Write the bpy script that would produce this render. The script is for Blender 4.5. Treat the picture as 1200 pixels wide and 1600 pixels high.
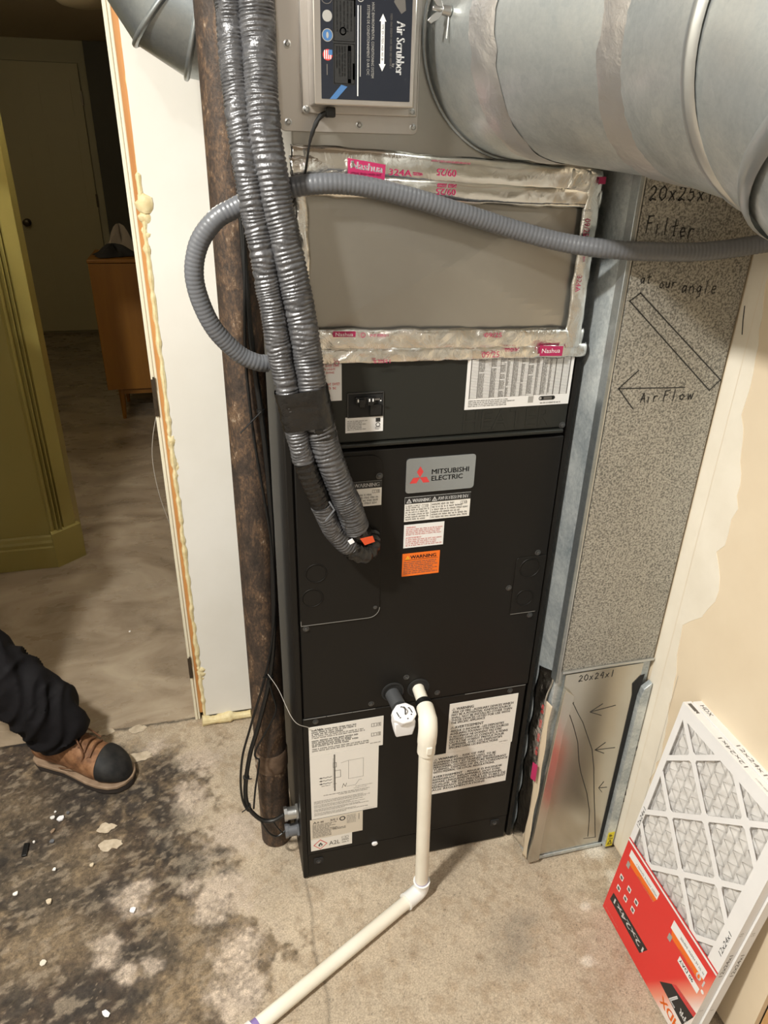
import bpy, math, random
import numpy as np
from mathutils import Vector, Matrix

for o in list(bpy.data.objects):
    bpy.data.objects.remove(o)
random.seed(7)
RNG = np.random.default_rng(11)
SC = bpy.context.scene
COL = SC.collection

# ------------------------------------------------------------------ camera
cam_d = bpy.data.cameras.new('camera')
cam = bpy.data.objects.new('camera', cam_d)
COL.objects.link(cam)
YAW, PITCH, ROLL, FPX = math.radians(14.77), math.radians(27.11), math.radians(1.40), 1110.0
f_ = Vector((math.sin(YAW)*math.cos(PITCH), math.cos(YAW)*math.cos(PITCH), -math.sin(PITCH)))
r_ = Vector((math.cos(YAW), -math.sin(YAW), 0))
u_ = r_.cross(f_)
r2 = r_*math.cos(ROLL) + u_*math.sin(ROLL)
u2 = -r_*math.sin(ROLL) + u_*math.cos(ROLL)
cam.matrix_world = Matrix(((r2.x, u2.x, -f_.x, -0.383), (r2.y, u2.y, -f_.y, -1.106), (r2.z, u2.z, -f_.z, 1.548), (0, 0, 0, 1)))
cam_d.sensor_fit = 'VERTICAL'
cam_d.sensor_height = 36.0
cam_d.lens = 36.0*FPX/1600.0
cam_d.clip_start = 0.02
SC.camera = cam

# ------------------------------------------------------------------ world, lamps, exposure
w = bpy.data.worlds.new('world')
SC.world = w
w.use_nodes = True
w.node_tree.nodes['Background'].inputs[0].default_value = (0.9, 0.95, 1.0, 1)
w.node_tree.nodes['Background'].inputs[1].default_value = 0.02
SC.view_settings.view_transform = 'Standard'
SC.view_settings.look = 'None'
SC.view_settings.gamma = 1
SC.view_settings.use_curve_mapping = False
SC.view_settings.exposure = 0.25


def lamp(name, loc, power, col, rad):
    d = bpy.data.lights.new(name, 'POINT')
    d.energy = power
    d.color = col
    d.shadow_soft_size = rad
    o = bpy.data.objects.new(name, d)
    o.location = loc
    COL.objects.link(o)
    return o


ld = bpy.data.lights.new('utility_ceiling_lamp', 'AREA')
ld.shape = 'DISK'
ld.size = 0.16
ld.energy = 66
ld.color = (1.0, 0.98, 0.91)
lo = bpy.data.objects.new('utility_ceiling_lamp', ld)      # flush round lamp, shining straight down
lo.location = (-1.15, -0.82, 2.46)
COL.objects.link(lo)
lamp('rear_fill', (-0.80, -2.3, 2.42), 24, (1.0, 0.985, 0.94), 0.06)  # fill light added behind the camera
lamp('hall_near_fill', (-0.80, 1.66, 2.19), 17, (1.0, 0.95, 0.82), 0.03)  # unseen lamp added to light the near part of the hall
lamp('hall_far_fill', (-1.75, 2.6, 2.12), 7.5, (1.0, 0.90, 0.62), 0.06)  # unseen lamp added to brighten the far door


# ------------------------------------------------------------------ helpers: materials
def new_mat(name):
    m = bpy.data.materials.new(name)
    m.use_nodes = True
    nt = m.node_tree
    return m, nt, nt.nodes['Principled BSDF']


def nd(nt, t, **kw):
    n = nt.nodes.new(t)
    for k, v in kw.items():
        if k.startswith('i_'):
            key = k[2:].replace('_', ' ')
            n.inputs[key].default_value = v
        else:
            setattr(n, k, v)
    return n


def ramp(nt, fac, stops):
    r = nt.nodes.new('ShaderNodeValToRGB')
    el = r.color_ramp.elements
    while len(el) < len(stops):
        el.new(0.5)
    for e, (p, c) in zip(el, stops):
        e.position = p
        e.color = (c[0], c[1], c[2], 1)
    nt.links.new(fac, r.inputs[0])
    return r.outputs[0]


def coords(nt, scale=(1, 1, 1)):
    tc = nt.nodes.new('ShaderNodeTexCoord')
    mp = nt.nodes.new('ShaderNodeMapping')
    mp.inputs['Scale'].default_value = scale
    nt.links.new(tc.outputs['Object'], mp.inputs[0])
    return mp.outputs[0]


def noise(nt, vec, scale, detail=4, rough=0.55, dist=0.0):
    n = nd(nt, 'ShaderNodeTexNoise', i_Scale=scale, i_Detail=detail, i_Roughness=rough, i_Distortion=dist)
    nt.links.new(vec, n.inputs['Vector'])
    return n.outputs[0]


def bump(nt, b, h, strength, dist=0.002):
    n = nd(nt, 'ShaderNodeBump', i_Strength=strength, i_Distance=dist)
    nt.links.new(h, n.inputs['Height'])
    nt.links.new(n.outputs[0], b.inputs['Normal'])
    return n


def flat(name, col, rough=0.5, metal=0.0, spec=None):
    m, nt, b = new_mat(name)
    b.inputs['Base Color'].default_value = (*col, 1)
    b.inputs['Roughness'].default_value = rough
    b.inputs['Metallic'].default_value = metal
    if spec is not None:
        b.inputs['Specular IOR Level'].default_value = spec
    return m


def noisy(name, stops, scale, rough=0.5, metal=0.0, detail=5, bmp=0.0, bscale=None, mapping=(1, 1, 1), dist=0.0, bd=0.002, rstops=None, spec=None):
    m, nt, b = new_mat(name)
    if spec is not None:
        b.inputs['Specular IOR Level'].default_value = spec
    v = coords(nt, mapping)
    n = noise(nt, v, scale, detail, dist=dist)
    nt.links.new(ramp(nt, n, stops), b.inputs['Base Color'])
    b.inputs['Roughness'].default_value = rough
    b.inputs['Metallic'].default_value = metal
    if rstops:
        nt.links.new(ramp(nt, n, [(p, (x, x, x)) for p, x in rstops]), b.inputs['Roughness'])
    if bmp:
        h = noise(nt, v, bscale or scale, detail)
        bump(nt, b, h, bmp, bd)
    return m


def galvanized(name, lo, hi, rough=0.38, vscale=70, metal=0.85):
    m, nt, b = new_mat(name)
    v = coords(nt)
    vo = nd(nt, 'ShaderNodeTexVoronoi', i_Scale=vscale)
    nt.links.new(v, vo.inputs['Vector'])
    sep = nd(nt, 'ShaderNodeSeparateColor')
    nt.links.new(vo.outputs['Color'], sep.inputs[0])
    n1 = noise(nt, v, 9, 6, 0.65, 0.6)
    n2 = noise(nt, v, 190, 5, .7)
    a = nd(nt, 'ShaderNodeMath', operation='MULTIPLY_ADD')
    nt.links.new(sep.outputs[0], a.inputs[0])
    a.inputs[1].default_value = 0.09
    nt.links.new(n1, a.inputs[2])
    a2 = nd(nt, 'ShaderNodeMath', operation='MULTIPLY_ADD')
    nt.links.new(n2, a2.inputs[0])
    a2.inputs[1].default_value = 0.42
    nt.links.new(a.outputs[0], a2.inputs[2])
    nt.links.new(ramp(nt, a2.outputs[0], [(0.45, lo), (0.95, hi)]), b.inputs['Base Color'])
    b.inputs['Metallic'].default_value = metal
    nt.links.new(ramp(nt, a2.outputs[0], [(0.4, (rough+0.1,)*3), (0.95, (rough-0.06,)*3)]), b.inputs['Roughness'])
    bump(nt, b, n1, 0.12, 0.004)
    return m


MAT = {}
MAT['galv'] = galvanized('galvanized_steel', (0.42, 0.46, 0.47), (0.74, 0.77, 0.76))
MAT['galv_side'] = galvanized('smeared_galvanized_steel', (0.22, 0.27, 0.31), (0.74, 0.78, 0.78), 0.42, 140, 0.55)
MAT['galv_dark'] = galvanized('grey_galvanized_steel', (0.24, 0.27, 0.285), (0.42, 0.45, 0.46), 0.40)
MAT['galv_bead'] = flat('galvanized_seam', (0.60, 0.62, 0.62), 0.3, 0.9)
MAT['plenum'] = noisy('brushed_plenum_sheet', [(0.3, (0.37, 0.35, 0.315)), (0.7, (0.46, 0.44, 0.40))], 3, 0.30, 0.88, bmp=0.03, bscale=4, bd=0.02)
MAT['stainless'] = noisy('brushed_stainless', [(0.3, (0.50, 0.47, 0.44)), (0.7, (0.64, 0.60, 0.56))], 6, 0.33, 0.9, bmp=0.02, bscale=500, mapping=(1, 1, 0.02))
MAT['zinc'] = flat('zinc_screw', (0.55, 0.55, 0.54), 0.3, 0.9)
MAT['sheet'] = noisy('shiny_sheet_metal', [(0.3, (0.52, 0.50, 0.45)), (0.7, (0.62, 0.60, 0.54))], 4, 0.24, 0.88, bmp=0.03, bscale=5, bd=0.015)
MAT['dark_gap'] = flat('dark_gap', (0.012, 0.012, 0.012), 0.8)


def embossed():
    m, nt, b = new_mat('stucco_embossed_metal')
    v = coords(nt)
    n = noise(nt, v, 290, 2, 0.5, 0.4)
    n2 = noise(nt, v, 5, 4)
    a = nd(nt, 'ShaderNodeMath', operation='MULTIPLY_ADD')
    nt.links.new(n2, a.inputs[0])
    a.inputs[1].default_value = 0.16
    nt.links.new(n, a.inputs[2])
    nt.links.new(ramp(nt, a.outputs[0], [(0.46, (0.155, 0.15, 0.135)), (0.60, (0.36, 0.345, 0.305)), (0.75, (0.47, 0.45, 0.40))]), b.inputs['Base Color'])
    b.inputs['Metallic'].default_value = 0.3
    b.inputs['Roughness'].default_value = 0.5
    bump(nt, b, n, 0.35, 0.0012)
    return m


MAT['emboss'] = embossed()


def foil(name, k, rough):
    m, nt, b = new_mat(name)
    v = coords(nt)
    n = noise(nt, v, 34, 6, 0.62, 1.6)
    b.inputs['Base Color'].default_value = (0.88, 0.87, 0.84, 1)
    b.inputs['Metallic'].default_value = 1.0
    b.inputs['Roughness'].default_value = rough
    n1 = bump(nt, b, n, k, 0.006)
    return m


MAT['foil'] = foil('crumpled_foil_tape', .42, .10)
MAT['foil_smooth'] = foil('smooth_foil_tape', .10, .13)
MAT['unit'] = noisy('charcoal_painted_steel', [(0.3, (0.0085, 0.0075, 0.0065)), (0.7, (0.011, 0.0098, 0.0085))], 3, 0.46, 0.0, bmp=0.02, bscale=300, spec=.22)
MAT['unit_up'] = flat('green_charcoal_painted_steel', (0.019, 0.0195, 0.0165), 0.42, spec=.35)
MAT['black'] = flat('black_plastic', (0.008, 0.008, 0.008), 0.4)
MAT['vinyl'] = noisy('black_vinyl_tape', [(0.3, (0.008, 0.007, 0.0065)), (0.7, (0.016, 0.0145, 0.013))], 12, 0.24, 0.0, bmp=0.6, bscale=38, bd=0.008)
MAT['sleeve'] = noisy('dark_grey_ribbed_wrap', [(0.3, (0.085, 0.085, 0.09)), (0.7, (0.17, 0.17, 0.178))], 70, 0.30, 0.5, bmp=0.6, bscale=130, bd=0.003)
MAT['conduit'] = flat('grey_conduit', (0.125, 0.13, 0.142), 0.34)
MAT['stub'] = flat('dark_grey_stub', (0.06, 0.062, 0.066), 0.5)
MAT['pvc'] = noisy('cream_pvc', [(0.3, (0.78, 0.73, 0.62)), (0.7, (0.86, 0.82, 0.72))], 10, 0.32)
MAT['pvc_white'] = flat('white_pvc_fitting', (0.86, 0.86, 0.84), 0.28)
MAT['white'] = flat('white_plastic', (0.85, 0.84, 0.86), 0.35)
MAT['purple'] = flat('purple_primer', (0.24, 0.17, 0.42), 0.5)
MAT['paper'] = flat('label_paper', (0.80, 0.775, 0.73), 0.45)
MAT['paper_warm'] = flat('rating_label_paper', (0.66, 0.60, 0.51), 0.45)
MAT['paper_white'] = flat('white_label_paper', (0.80, 0.79, 0.78), 0.4)
MAT['ink'] = flat('black_ink', (0.02, 0.02, 0.02), 0.5)
MAT['ink_grey'] = flat('grey_ink', (0.12, 0.11, 0.10), 0.6)
MAT['ink_light'] = flat('light_grey_ink', (0.36, 0.35, 0.33), 0.6)
MAT['ink_red'] = flat('red_ink', (0.62, 0.05, 0.05), 0.5)
MAT['ink_pink'] = flat('faded_red_ink', (0.70, 0.22, 0.20), 0.5)
MAT['ink_magenta'] = flat('magenta_ink', (0.42, 0.02, 0.10), 0.5)
MAT['ink_white'] = flat('white_ink', (0.82, 0.82, 0.82), 0.5)
MAT['ink_blue'] = flat('blue_ink', (0.06, 0.16, 0.36), 0.4)
MAT['ink_navy'] = flat('navy_label', (0.010, 0.013, 0.022), 0.4)
MAT['orange'] = flat('orange_label', (0.85, 0.17, 0.015), 0.5)
MAT['badge'] = flat('brushed_badge', (0.52, 0.58, 0.64), 0.2, 0.9)
MAT['board'] = noisy('white_wall_board', [(0.35, (0.75, 0.72, 0.655)), (0.65, (0.81, 0.785, 0.73))], 3.5, 0.45, 0, bmp=0.05, bscale=2.5, bd=0.02)
MAT['cream_paint'] = noisy('cream_gloss_paint', [(0.3, (0.74, 0.68, 0.52)), (0.7, (0.82, 0.77, 0.62))], 14, 0.35, mapping=(1, 1, 0.15))
MAT['edge_wood'] = noisy('orange_wood_edge', [(0.3, (0.42, 0.17, 0.045)), (0.7, (0.66, 0.33, 0.11))], 30, 0.6, mapping=(1, 1, 0.08))
MAT['foam'] = noisy('expanding_foam', [(0.3, (0.66, 0.52, 0.26)), (0.7, (0.84, 0.74, 0.46))], 60, 0.6, bmp=0.4, bscale=90, bd=0.004)
MAT['drywall'] = noisy('cream_drywall', [(0.3, (0.72, 0.60, 0.44)), (0.7, (0.78, 0.665, 0.50))], 5, 0.6, bmp=0.05, bscale=40)
MAT['compound'] = noisy('joint_compound', [(0.3, (0.76, 0.70, 0.59)), (0.7, (0.83, 0.775, 0.67))], 12, 0.65, bmp=0.08, bscale=25)
MAT['green'] = flat('olive_green_paint', (0.36, 0.295, 0.085), 0.42)
MAT['hall_paint'] = flat('dull_white_paint', (0.50, 0.46, 0.33), 0.55)
MAT['door_paint'] = flat('door_paint', (0.55, 0.49, 0.32), 0.45)
MAT['ceil'] = flat('ceiling_paint', (0.55, 0.47, 0.36), 0.7)
MAT['room_paint'] = flat('utility_room_paint', (0.45, 0.42, 0.37), 0.7)
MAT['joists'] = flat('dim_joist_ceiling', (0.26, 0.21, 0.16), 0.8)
MAT['cabinet_wood'] = noisy('teak_veneer', [(0.3, (0.22, 0.088, 0.009)), (0.7, (0.33, 0.14, 0.018))], 12, 0.4, mapping=(1, 1, 0.06))
MAT['brass'] = flat('dark_bronze', (0.10, 0.08, 0.06), 0.35, 0.8)
MAT['rust'] = None
MAT['trouser'] = noisy('black_work_trouser', [(0.3, (0.0055, 0.005, 0.006)), (0.7, (0.010, 0.009, 0.0105))], 30, 0.8, bmp=0.15, bscale=900, spec=.18)
MAT['leather'] = noisy('tan_boot_leather', [(0.3, (0.10, 0.042, 0.017)), (0.5, (0.23, 0.105, 0.045)), (0.72, (0.36, 0.19, 0.095))], 38, 0.72, bmp=0.3, bscale=70, bd=0.003)
MAT['toe'] = noisy('scuffed_black_rubber', [(0.35, (0.009, 0.009, 0.0095)), (0.75, (0.030, 0.028, 0.026))], 40, 0.6, spec=.3, bmp=0.1, bscale=80)
MAT['sole'] = noisy('tan_rubber_sole', [(0.3, (0.20, 0.13, 0.08)), (0.7, (0.34, 0.24, 0.16))], 30, 0.7)
MAT['lace'] = flat('brown_lace', (0.14, 0.06, 0.025), 0.7)
MAT['media'] = noisy('pleated_filter_media', [(0.3, (0.58, 0.56, 0.54)), (0.7, (0.72, 0.70, 0.68))], 40, 0.8)
MAT['card'] = noisy('white_cardboard', [(0.3, (0.78, 0.77, 0.77)), (0.7, (0.84, 0.83, 0.83))], 10, 0.55)
MAT['wire'] = flat('expanded_wire', (0.34, 0.33, 0.32), 0.4, 0.5)
MAT['yellow'] = flat('yellow_tag', (0.80, 0.66, 0.03), 0.5)
MAT['tape_cream'] = flat('cream_tape_back', (0.62, 0.52, 0.38), 0.4)
MAT['cloth_dark'] = flat('dark_cloth', (0.02, 0.018, 0.02), 0.8)
MAT['cloth_pale'] = flat('pale_cloth', (0.30, 0.25, 0.21), 0.85)
MAT['thread'] = flat('pale_thread', (0.45, 0.42, 0.38), 0.5)
MAT['stud'] = noisy('rough_pine', [(0.3, (0.45, 0.24, 0.09)), (0.7, (0.62, 0.38, 0.17))], 14, 0.7, mapping=(1, 1, 0.1))


def rusty():
    m, nt, b = new_mat('rusted_steel')
    v = coords(nt, (1, 1, 0.55))
    n = noise(nt, v, 26, 8, 0.72, 0.4)
    n2 = noise(nt, v, 240, 4, 0.65)
    a = nd(nt, 'ShaderNodeMath', operation='MULTIPLY_ADD')
    nt.links.new(n2, a.inputs[0])
    a.inputs[1].default_value = 0.5
    nt.links.new(n, a.inputs[2])
    nt.links.new(ramp(nt, a.outputs[0], [(0.55, (0.022, 0.017, 0.014)), (0.74, (0.055, 0.037, 0.027)), (0.87, (0.13, 0.078, 0.045)), (0.97, (0.34, 0.27, 0.20))]), b.inputs['Base Color'])
    b.inputs['Roughness'].default_value = 0.62
    b.inputs['Metallic'].default_value = 0.15
    bump(nt, b, a.outputs[0], 0.6, 0.003)
    return m


MAT['rust'] = rusty()


# ------------------------------------------------------------------ helpers: geometry
class MB:
    def __init__(s):
        s.v, s.f, s.mi = [], [], []

    def add(s, vs, fs, mi=0):
        o = len(s.v)
        s.v += [tuple(map(float, p)) for p in vs]
        for q in fs:
            s.f.append(tuple(i+o for i in q))
            s.mi.append(mi)
        return s

    def box(s, x0, x1, y0, y1, z0, z1, mi=0):
        return s.add([(x0, y0, z0), (x1, y0, z0), (x1, y1, z0), (x0, y1, z0), (x0, y0, z1), (x1, y0, z1), (x1, y1, z1), (x0, y1, z1)],
                     [(3, 2, 1, 0), (4, 5, 6, 7), (0, 1, 5, 4), (1, 2, 6, 5), (2, 3, 7, 6), (3, 0, 4, 7)], mi)

    def prism(s, poly, fr, d0, d1, mi=0):
        # poly: 2-D points in frame fr=(o,u,v,n), extruded from n*d0 to n*d1
        o, u, v, n = fr
        a = [o+u*p[0]+v*p[1]+n*d0 for p in poly]
        b = [o+u*p[0]+v*p[1]+n*d1 for p in poly]
        k = len(poly)
        return s.add(a+b, [tuple(range(k-1, -1, -1)), tuple(range(k, 2*k))]+[(i, (i+1) % k, k+(i+1) % k, k+i) for i in range(k)], mi)

    def tube(s, path, rad, seg=12, caps=True, mi=0, ell=None, up=None):
        P = [Vector(p) for p in path]
        n = len(P)
        R = rad if hasattr(rad, '__len__') else [rad]*n
        vs, fs = [], []
        t0 = (P[1]-P[0]).normalized()
        ref = Vector(up) if up else (Vector((0, 0, 1)) if abs(t0.z) < 0.9 else Vector((0, 1, 0)))
        a = t0.cross(ref).normalized()
        for i in range(n):
            t = (P[min(i+1, n-1)]-P[max(i-1, 0)]).normalized()
            a = (a - t*a.dot(t)).normalized()
            b = t.cross(a)
            for k in range(seg):
                th = 2*math.pi*k/seg
                e1, e2 = (1, 1) if ell is None else ell
                vs.append(P[i]+a*(R[i]*e1*math.cos(th))+b*(R[i]*e2*math.sin(th)))
        for i in range(n-1):
            for k in range(seg):
                k2 = (k+1) % seg
                fs.append((i*seg+k, i*seg+k2, (i+1)*seg+k2, (i+1)*seg+k))
        if caps:
            fs.append(tuple(range(seg-1, -1, -1)))
            fs.append(tuple((n-1)*seg+k for k in range(seg)))
        return s.add(vs, fs, mi)

    def rings(s, ringlist, mi=0, caps=False, close=True):
        seg = len(ringlist[0])
        vs = [p for r in ringlist for p in r]
        fs = []
        for i in range(len(ringlist)-1):
            for k in range(seg if close else seg-1):
                k2 = (k+1) % seg
                fs.append((i*seg+k, i*seg+k2, (i+1)*seg+k2, (i+1)*seg+k))
        if caps:
            fs.append(tuple(range(seg-1, -1, -1)))
            fs.append(tuple((len(ringlist)-1)*seg+k for k in range(seg)))
        return s.add(vs, fs, mi)

    def cyl(s, p0, p1, r0, r1=None, seg=20, mi=0):
        return s.tube([p0, p1], [r0, r0 if r1 is None else r1], seg, True, mi)

    def grid(s, fn, nu, nv, mi=0):
        vs = [fn(i/(nu-1), j/(nv-1)) for j in range(nv) for i in range(nu)]
        fs = [(j*nu+i, j*nu+i+1, (j+1)*nu+i+1, (j+1)*nu+i) for j in range(nv-1) for i in range(nu-1)]
        return s.add(vs, fs, mi)

    def build(s, name, mats, parent=None, bevel=None, smooth=35, label=None):
        off = Vector((0, 0, 0))
        p = parent
        while p is not None:
            off += p.location
            p = p.parent
        me = bpy.data.meshes.new(name)
        me.from_pydata([(a-off.x, b-off.y, c-off.z) for a, b, c in s.v], [], s.f)
        if not isinstance(mats, (list, tuple)):
            mats = [mats]
        for m in mats:
            me.materials.append(MAT[m] if isinstance(m, str) else m)
        me.polygons.foreach_set('material_index', s.mi)
        if smooth:
            me.polygons.foreach_set('use_smooth', [True]*len(me.polygons))
            me.set_sharp_from_angle(angle=math.radians(smooth))
        me.update()
        o = bpy.data.objects.new(name, me)
        COL.objects.link(o)
        o.parent = parent
        if bevel:
            bm = o.modifiers.new('bevel', 'BEVEL')
            bm.width = bevel
            bm.segments = 2
            bm.limit_method = 'ANGLE'
            bm.harden_normals = False
        if label:
            o['label'] = label
        return o


def thing(name, label, cat, loc, group=None):
    o = bpy.data.objects.new(name, None)
    o.empty_display_size = 0.05
    COL.objects.link(o)
    o.location = loc
    return tag(o, label, cat, group)


def tag(o, label, cat, group=None):
    o['label'] = label
    o['category'] = cat
    if group:
        o['group'] = group
    return o


def struct(o):
    o['kind'] = 'structure'
    return o


def frame(o, u, v):
    u = Vector(u).normalized()
    v = Vector(v).normalized()
    return (Vector(o), u, v, u.cross(v).normalized())


def spline(pts, n):
    """Catmull-Rom through pts, n samples evenly in parameter."""
    P = [np.array(p, float) for p in pts]
    P = [2*P[0]-P[1]]+P+[2*P[-1]-P[-2]]
    m = len(P)-3
    out = []
    for i in range(n):
        t = i/(n-1)*m
        k = min(int(t), m-1)
        t -= k
        p0, p1, p2, p3 = P[k:k+4]
        out.append(0.5*((2*p1)+(-p0+p2)*t+(2*p0-5*p1+4*p2-p3)*t*t+(-p0+3*p1-3*p2+p3)*t**3))
    # even arc length
    L = np.concatenate([[0], np.cumsum([np.linalg.norm(out[i+1]-out[i]) for i in range(n-1)])])
    o = np.array(out)
    s = np.linspace(0, L[-1], n)
    return np.stack([np.interp(s, L, o[:, k]) for k in range(o.shape[1])], 1)


def length(path):
    return float(sum(np.linalg.norm(path[i+1]-path[i]) for i in range(len(path)-1)))


_font = {}


def text_geo(s, shear=0.0):
    key = (s, shear)
    if key not in _font:
        cu = bpy.data.curves.new('t', 'FONT')
        cu.body = s
        cu.size = 1.0
        cu.shear = shear
        cu.resolution_u = 2
        ob = bpy.data.objects.new('t', cu)
        COL.objects.link(ob)
        dg = bpy.context.evaluated_depsgraph_get()
        me = ob.evaluated_get(dg).to_mesh()
        vs = [(v.co.x, v.co.y) for v in me.vertices]
        fs = [tuple(p.vertices) for p in me.polygons]
        ob.evaluated_get(dg).to_mesh_clear()
        bpy.data.objects.remove(ob)
        bpy.data.curves.remove(cu)
        xs = [v[0] for v in vs] or [0, 1]
        ys = [v[1] for v in vs] or [0, 1]
        _font[key] = (vs, fs, min(xs), max(xs), min(ys), max(ys))
    return _font[key]


class Print:
    """Flat print collected in label space, laid on a surface by a frame."""
    def __init__(s, mats):
        s.mats, s.b = list(mats), []

    def idx(s, m):
        if m not in s.mats:
            s.mats.append(m)
        return s.mats.index(m)

    def poly(s, pts, m, lift=0):
        s.b.append((list(pts), [tuple(range(len(pts)))], s.idx(m), lift))

    def rect(s, x, y, w_, h, m, lift=0):
        s.poly([(x, y), (x+w_, y), (x+w_, y+h), (x, y+h)], m, lift)

    def box(s, x, y, w_, h, t, m):
        s.rect(x, y, w_, t, m)
        s.rect(x, y+h-t, w_, t, m)
        s.rect(x, y+t, t, h-2*t, m)
        s.rect(x+w_-t, y+t, t, h-2*t, m)

    def ring(s, x, y, r, t, m, n=20, ry=None):
        ry = ry or r
        o = [(x+r*math.cos(a), y+ry*math.sin(a)) for a in np.linspace(0, 2*math.pi, n, endpoint=False)]
        i = [(x+(r-t)*math.cos(a), y+(ry-t)*math.sin(a)) for a in np.linspace(0, 2*math.pi, n, endpoint=False)]
        s.b.append((o+i, [(k, (k+1) % n, n+(k+1) % n, n+k) for k in range(n)], s.idx(m), 0))

    def disc(s, x, y, r, m, n=20, ry=None, lift=0):
        ry = ry or r
        s.poly([(x+r*math.cos(a), y+ry*math.sin(a)) for a in np.linspace(0, 2*math.pi, n, endpoint=False)], m, lift)

    def text(s, t, x, y, h, m, w_=None, shear=0.0, rot=0.0, bold=0.0, lift=1):
        """text with its lower-left at x,y; cap height h; squeezed to width w_ if given."""
        vs, fs, x0, x1, y0, y1 = text_geo(t, shear)
        k = h/0.69
        kx = k if w_ is None else w_/max(x1-x0, 1e-6)
        ca, sa = math.cos(rot), math.sin(rot)
        for dx in ([0.0] if not bold else [-bold, bold]):
            q = [((a-x0)*kx+dx, b*k) for a, b in vs]
            s.b.append(([(x+a*ca-b*sa, y+a*sa+b*ca) for a, b in q], fs, s.idx(m), lift))

    def line(s, pts, t, m, lift=1):
        for (a, b), (c, d) in zip(pts[:-1], pts[1:]):
            L = math.hypot(c-a, d-b)
            if L < 1e-7:
                continue
            ux, uy = (c-a)/L, (d-b)/L
            a_, b_, c_, d_ = a-ux*t*.4, b-uy*t*.4, c+ux*t*.4, d+uy*t*.4
            px, py = -uy*t/2, ux*t/2
            s.poly([(a_-px, b_-py), (c_-px, d_-py), (c_+px, d_+py), (a_+px, b_+py)], m, lift)

    def words(s, x, y, w_, h, m, fill=1.0, rnd=random):
        """a line of small print: letter-sized strokes with word gaps."""
        p = x
        while p < x+w_*fill:
            nl = rnd.randint(2, 9)
            for _ in range(nl):
                lw = h*rnd.uniform(.35, .6)
                if p+lw > x+w_:
                    break
                k = rnd.random()
                if k < .35:
                    s.rect(p, y, lw*.32, h, m)
                    s.rect(p, y+h*.38, lw*.85, h*.24, m)
                elif k < .7:
                    s.rect(p, y, lw*.85, h*.26, m)
                    s.rect(p, y+h*.74, lw*.85, h*.26, m)
                    s.rect(p, y+h*.2, lw*.3, h*.6, m)
                else:
                    s.rect(p+lw*.25, y, lw*.34, h, m)
                    s.rect(p, y+h*.74, lw*.85, h*.26, m)
                p += lw
            p += h*.5
            if p > x+w_:
                break

    def block(s, x, y, w_, h, rows, m, fill=(.7, 1.0), lead=.62):
        for i in range(rows):
            rh = h/rows
            s.words(x, y+h-(i+1)*rh+rh*(1-lead)/2, w_, rh*lead, m, random.uniform(*fill))

    def mesh(s, fr, name, parent, z=0.0003, dz=0.00012, label=None):
        o, u, v, n = fr
        mb = MB()
        for pts, fs, mi, lift in s.b:
            mb.add([o+u*a+v*b+n*(z+dz*lift) for a, b in pts], fs, mi)
        o_ = mb.build(name, s.mats, parent, smooth=None, label=label)
        o_['kind'] = 'stuff'
        return o_


# simple pen strokes for the handwriting (unit box 0..0.6 wide, 0..1 high)
PEN = {'0': [[(.3, 1), (.05, .75), (.05, .25), (.3, 0), (.55, .25), (.55, .75), (.3, 1)]], '1': [[(.3, 1.05), (.27, -.05)]],
       '2': [[(.05, .8), (.25, 1), (.5, .85), (.45, .55), (.05, .05), (.15, -.02), (.3, .1), (.6, .02)]],
       '4': [[(.35, 1), (.05, .4), (.55, .45)], [(.5, .95), (.42, -.05)]], '5': [[(.55, 1), (.15, .95), (.1, .55), (.4, .6), (.5, .3), (.3, 0), (.05, .1)]],
       'x': [[(.08, .6), (.5, .05)], [(.5, .65), (.05, 0)]], 'F': [[(.1, 1), (.05, 0)], [(.1, .98), (.6, 1)], [(.08, .55), (.45, .58)]],
       'i': [[(.2, .55), (.2, 0)]], 'l': [[(.25, 1.05), (.2, 0)]], 't': [[(.3, 1), (.25, .02), (.4, 0)], [(.05, .6), (.55, .65)]],
       'e': [[(.08, .3), (.5, .35), (.45, .58), (.2, .58), (.06, .3), (.2, .02), (.5, .08)]], 'r': [[(.1, .6), (.1, 0)], [(.1, .35), (.3, .6), (.55, .58)]],
       'A': [[(.02, 0), (.32, 1), (.55, 0)], [(.1, .4), (.5, .42)]], 'o': [[(.3, .58), (.06, .4), (.1, .08), (.35, .02), (.52, .3), (.3, .58)]],
       'w': [[(.04, .55), (.15, .02), (.3, .45), (.45, .02), (.6, .58)]], 'a': [[(.5, .5), (.25, .58), (.06, .3), (.2, .02), (.45, .2), (.5, .55), (.52, 0)]],
       'u': [[(.06, .55), (.08, .1), (.3, .02), (.48, .2), (.5, .55), (.52, 0)]], 'n': [[(.06, .55), (.06, 0)], [(.06, .35), (.3, .58), (.5, .4), (.5, 0)]],
       'g': [[(.5, .5), (.25, .58), (.06, .3), (.25, .05), (.48, .25), (.5, .5), (.45, -.3), (.15, -.38)]], ' ': []}


def hand(pr, s, x, y, h, adv, m, t, slope=0.0):
    for i, ch in enumerate(s):
        for st in PEN[ch]:
            pr.line([(x+i*adv+a*adv*1.15+random.uniform(-.02, .02)*h, y+i*adv*slope+b*h+random.uniform(-.02, .02)*h) for a, b in st], t, m)


FRONT = lambda x, z, y=0.0: frame((x, y, z), (1, 0, 0), (0, 0, 1))     # faces -y


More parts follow.
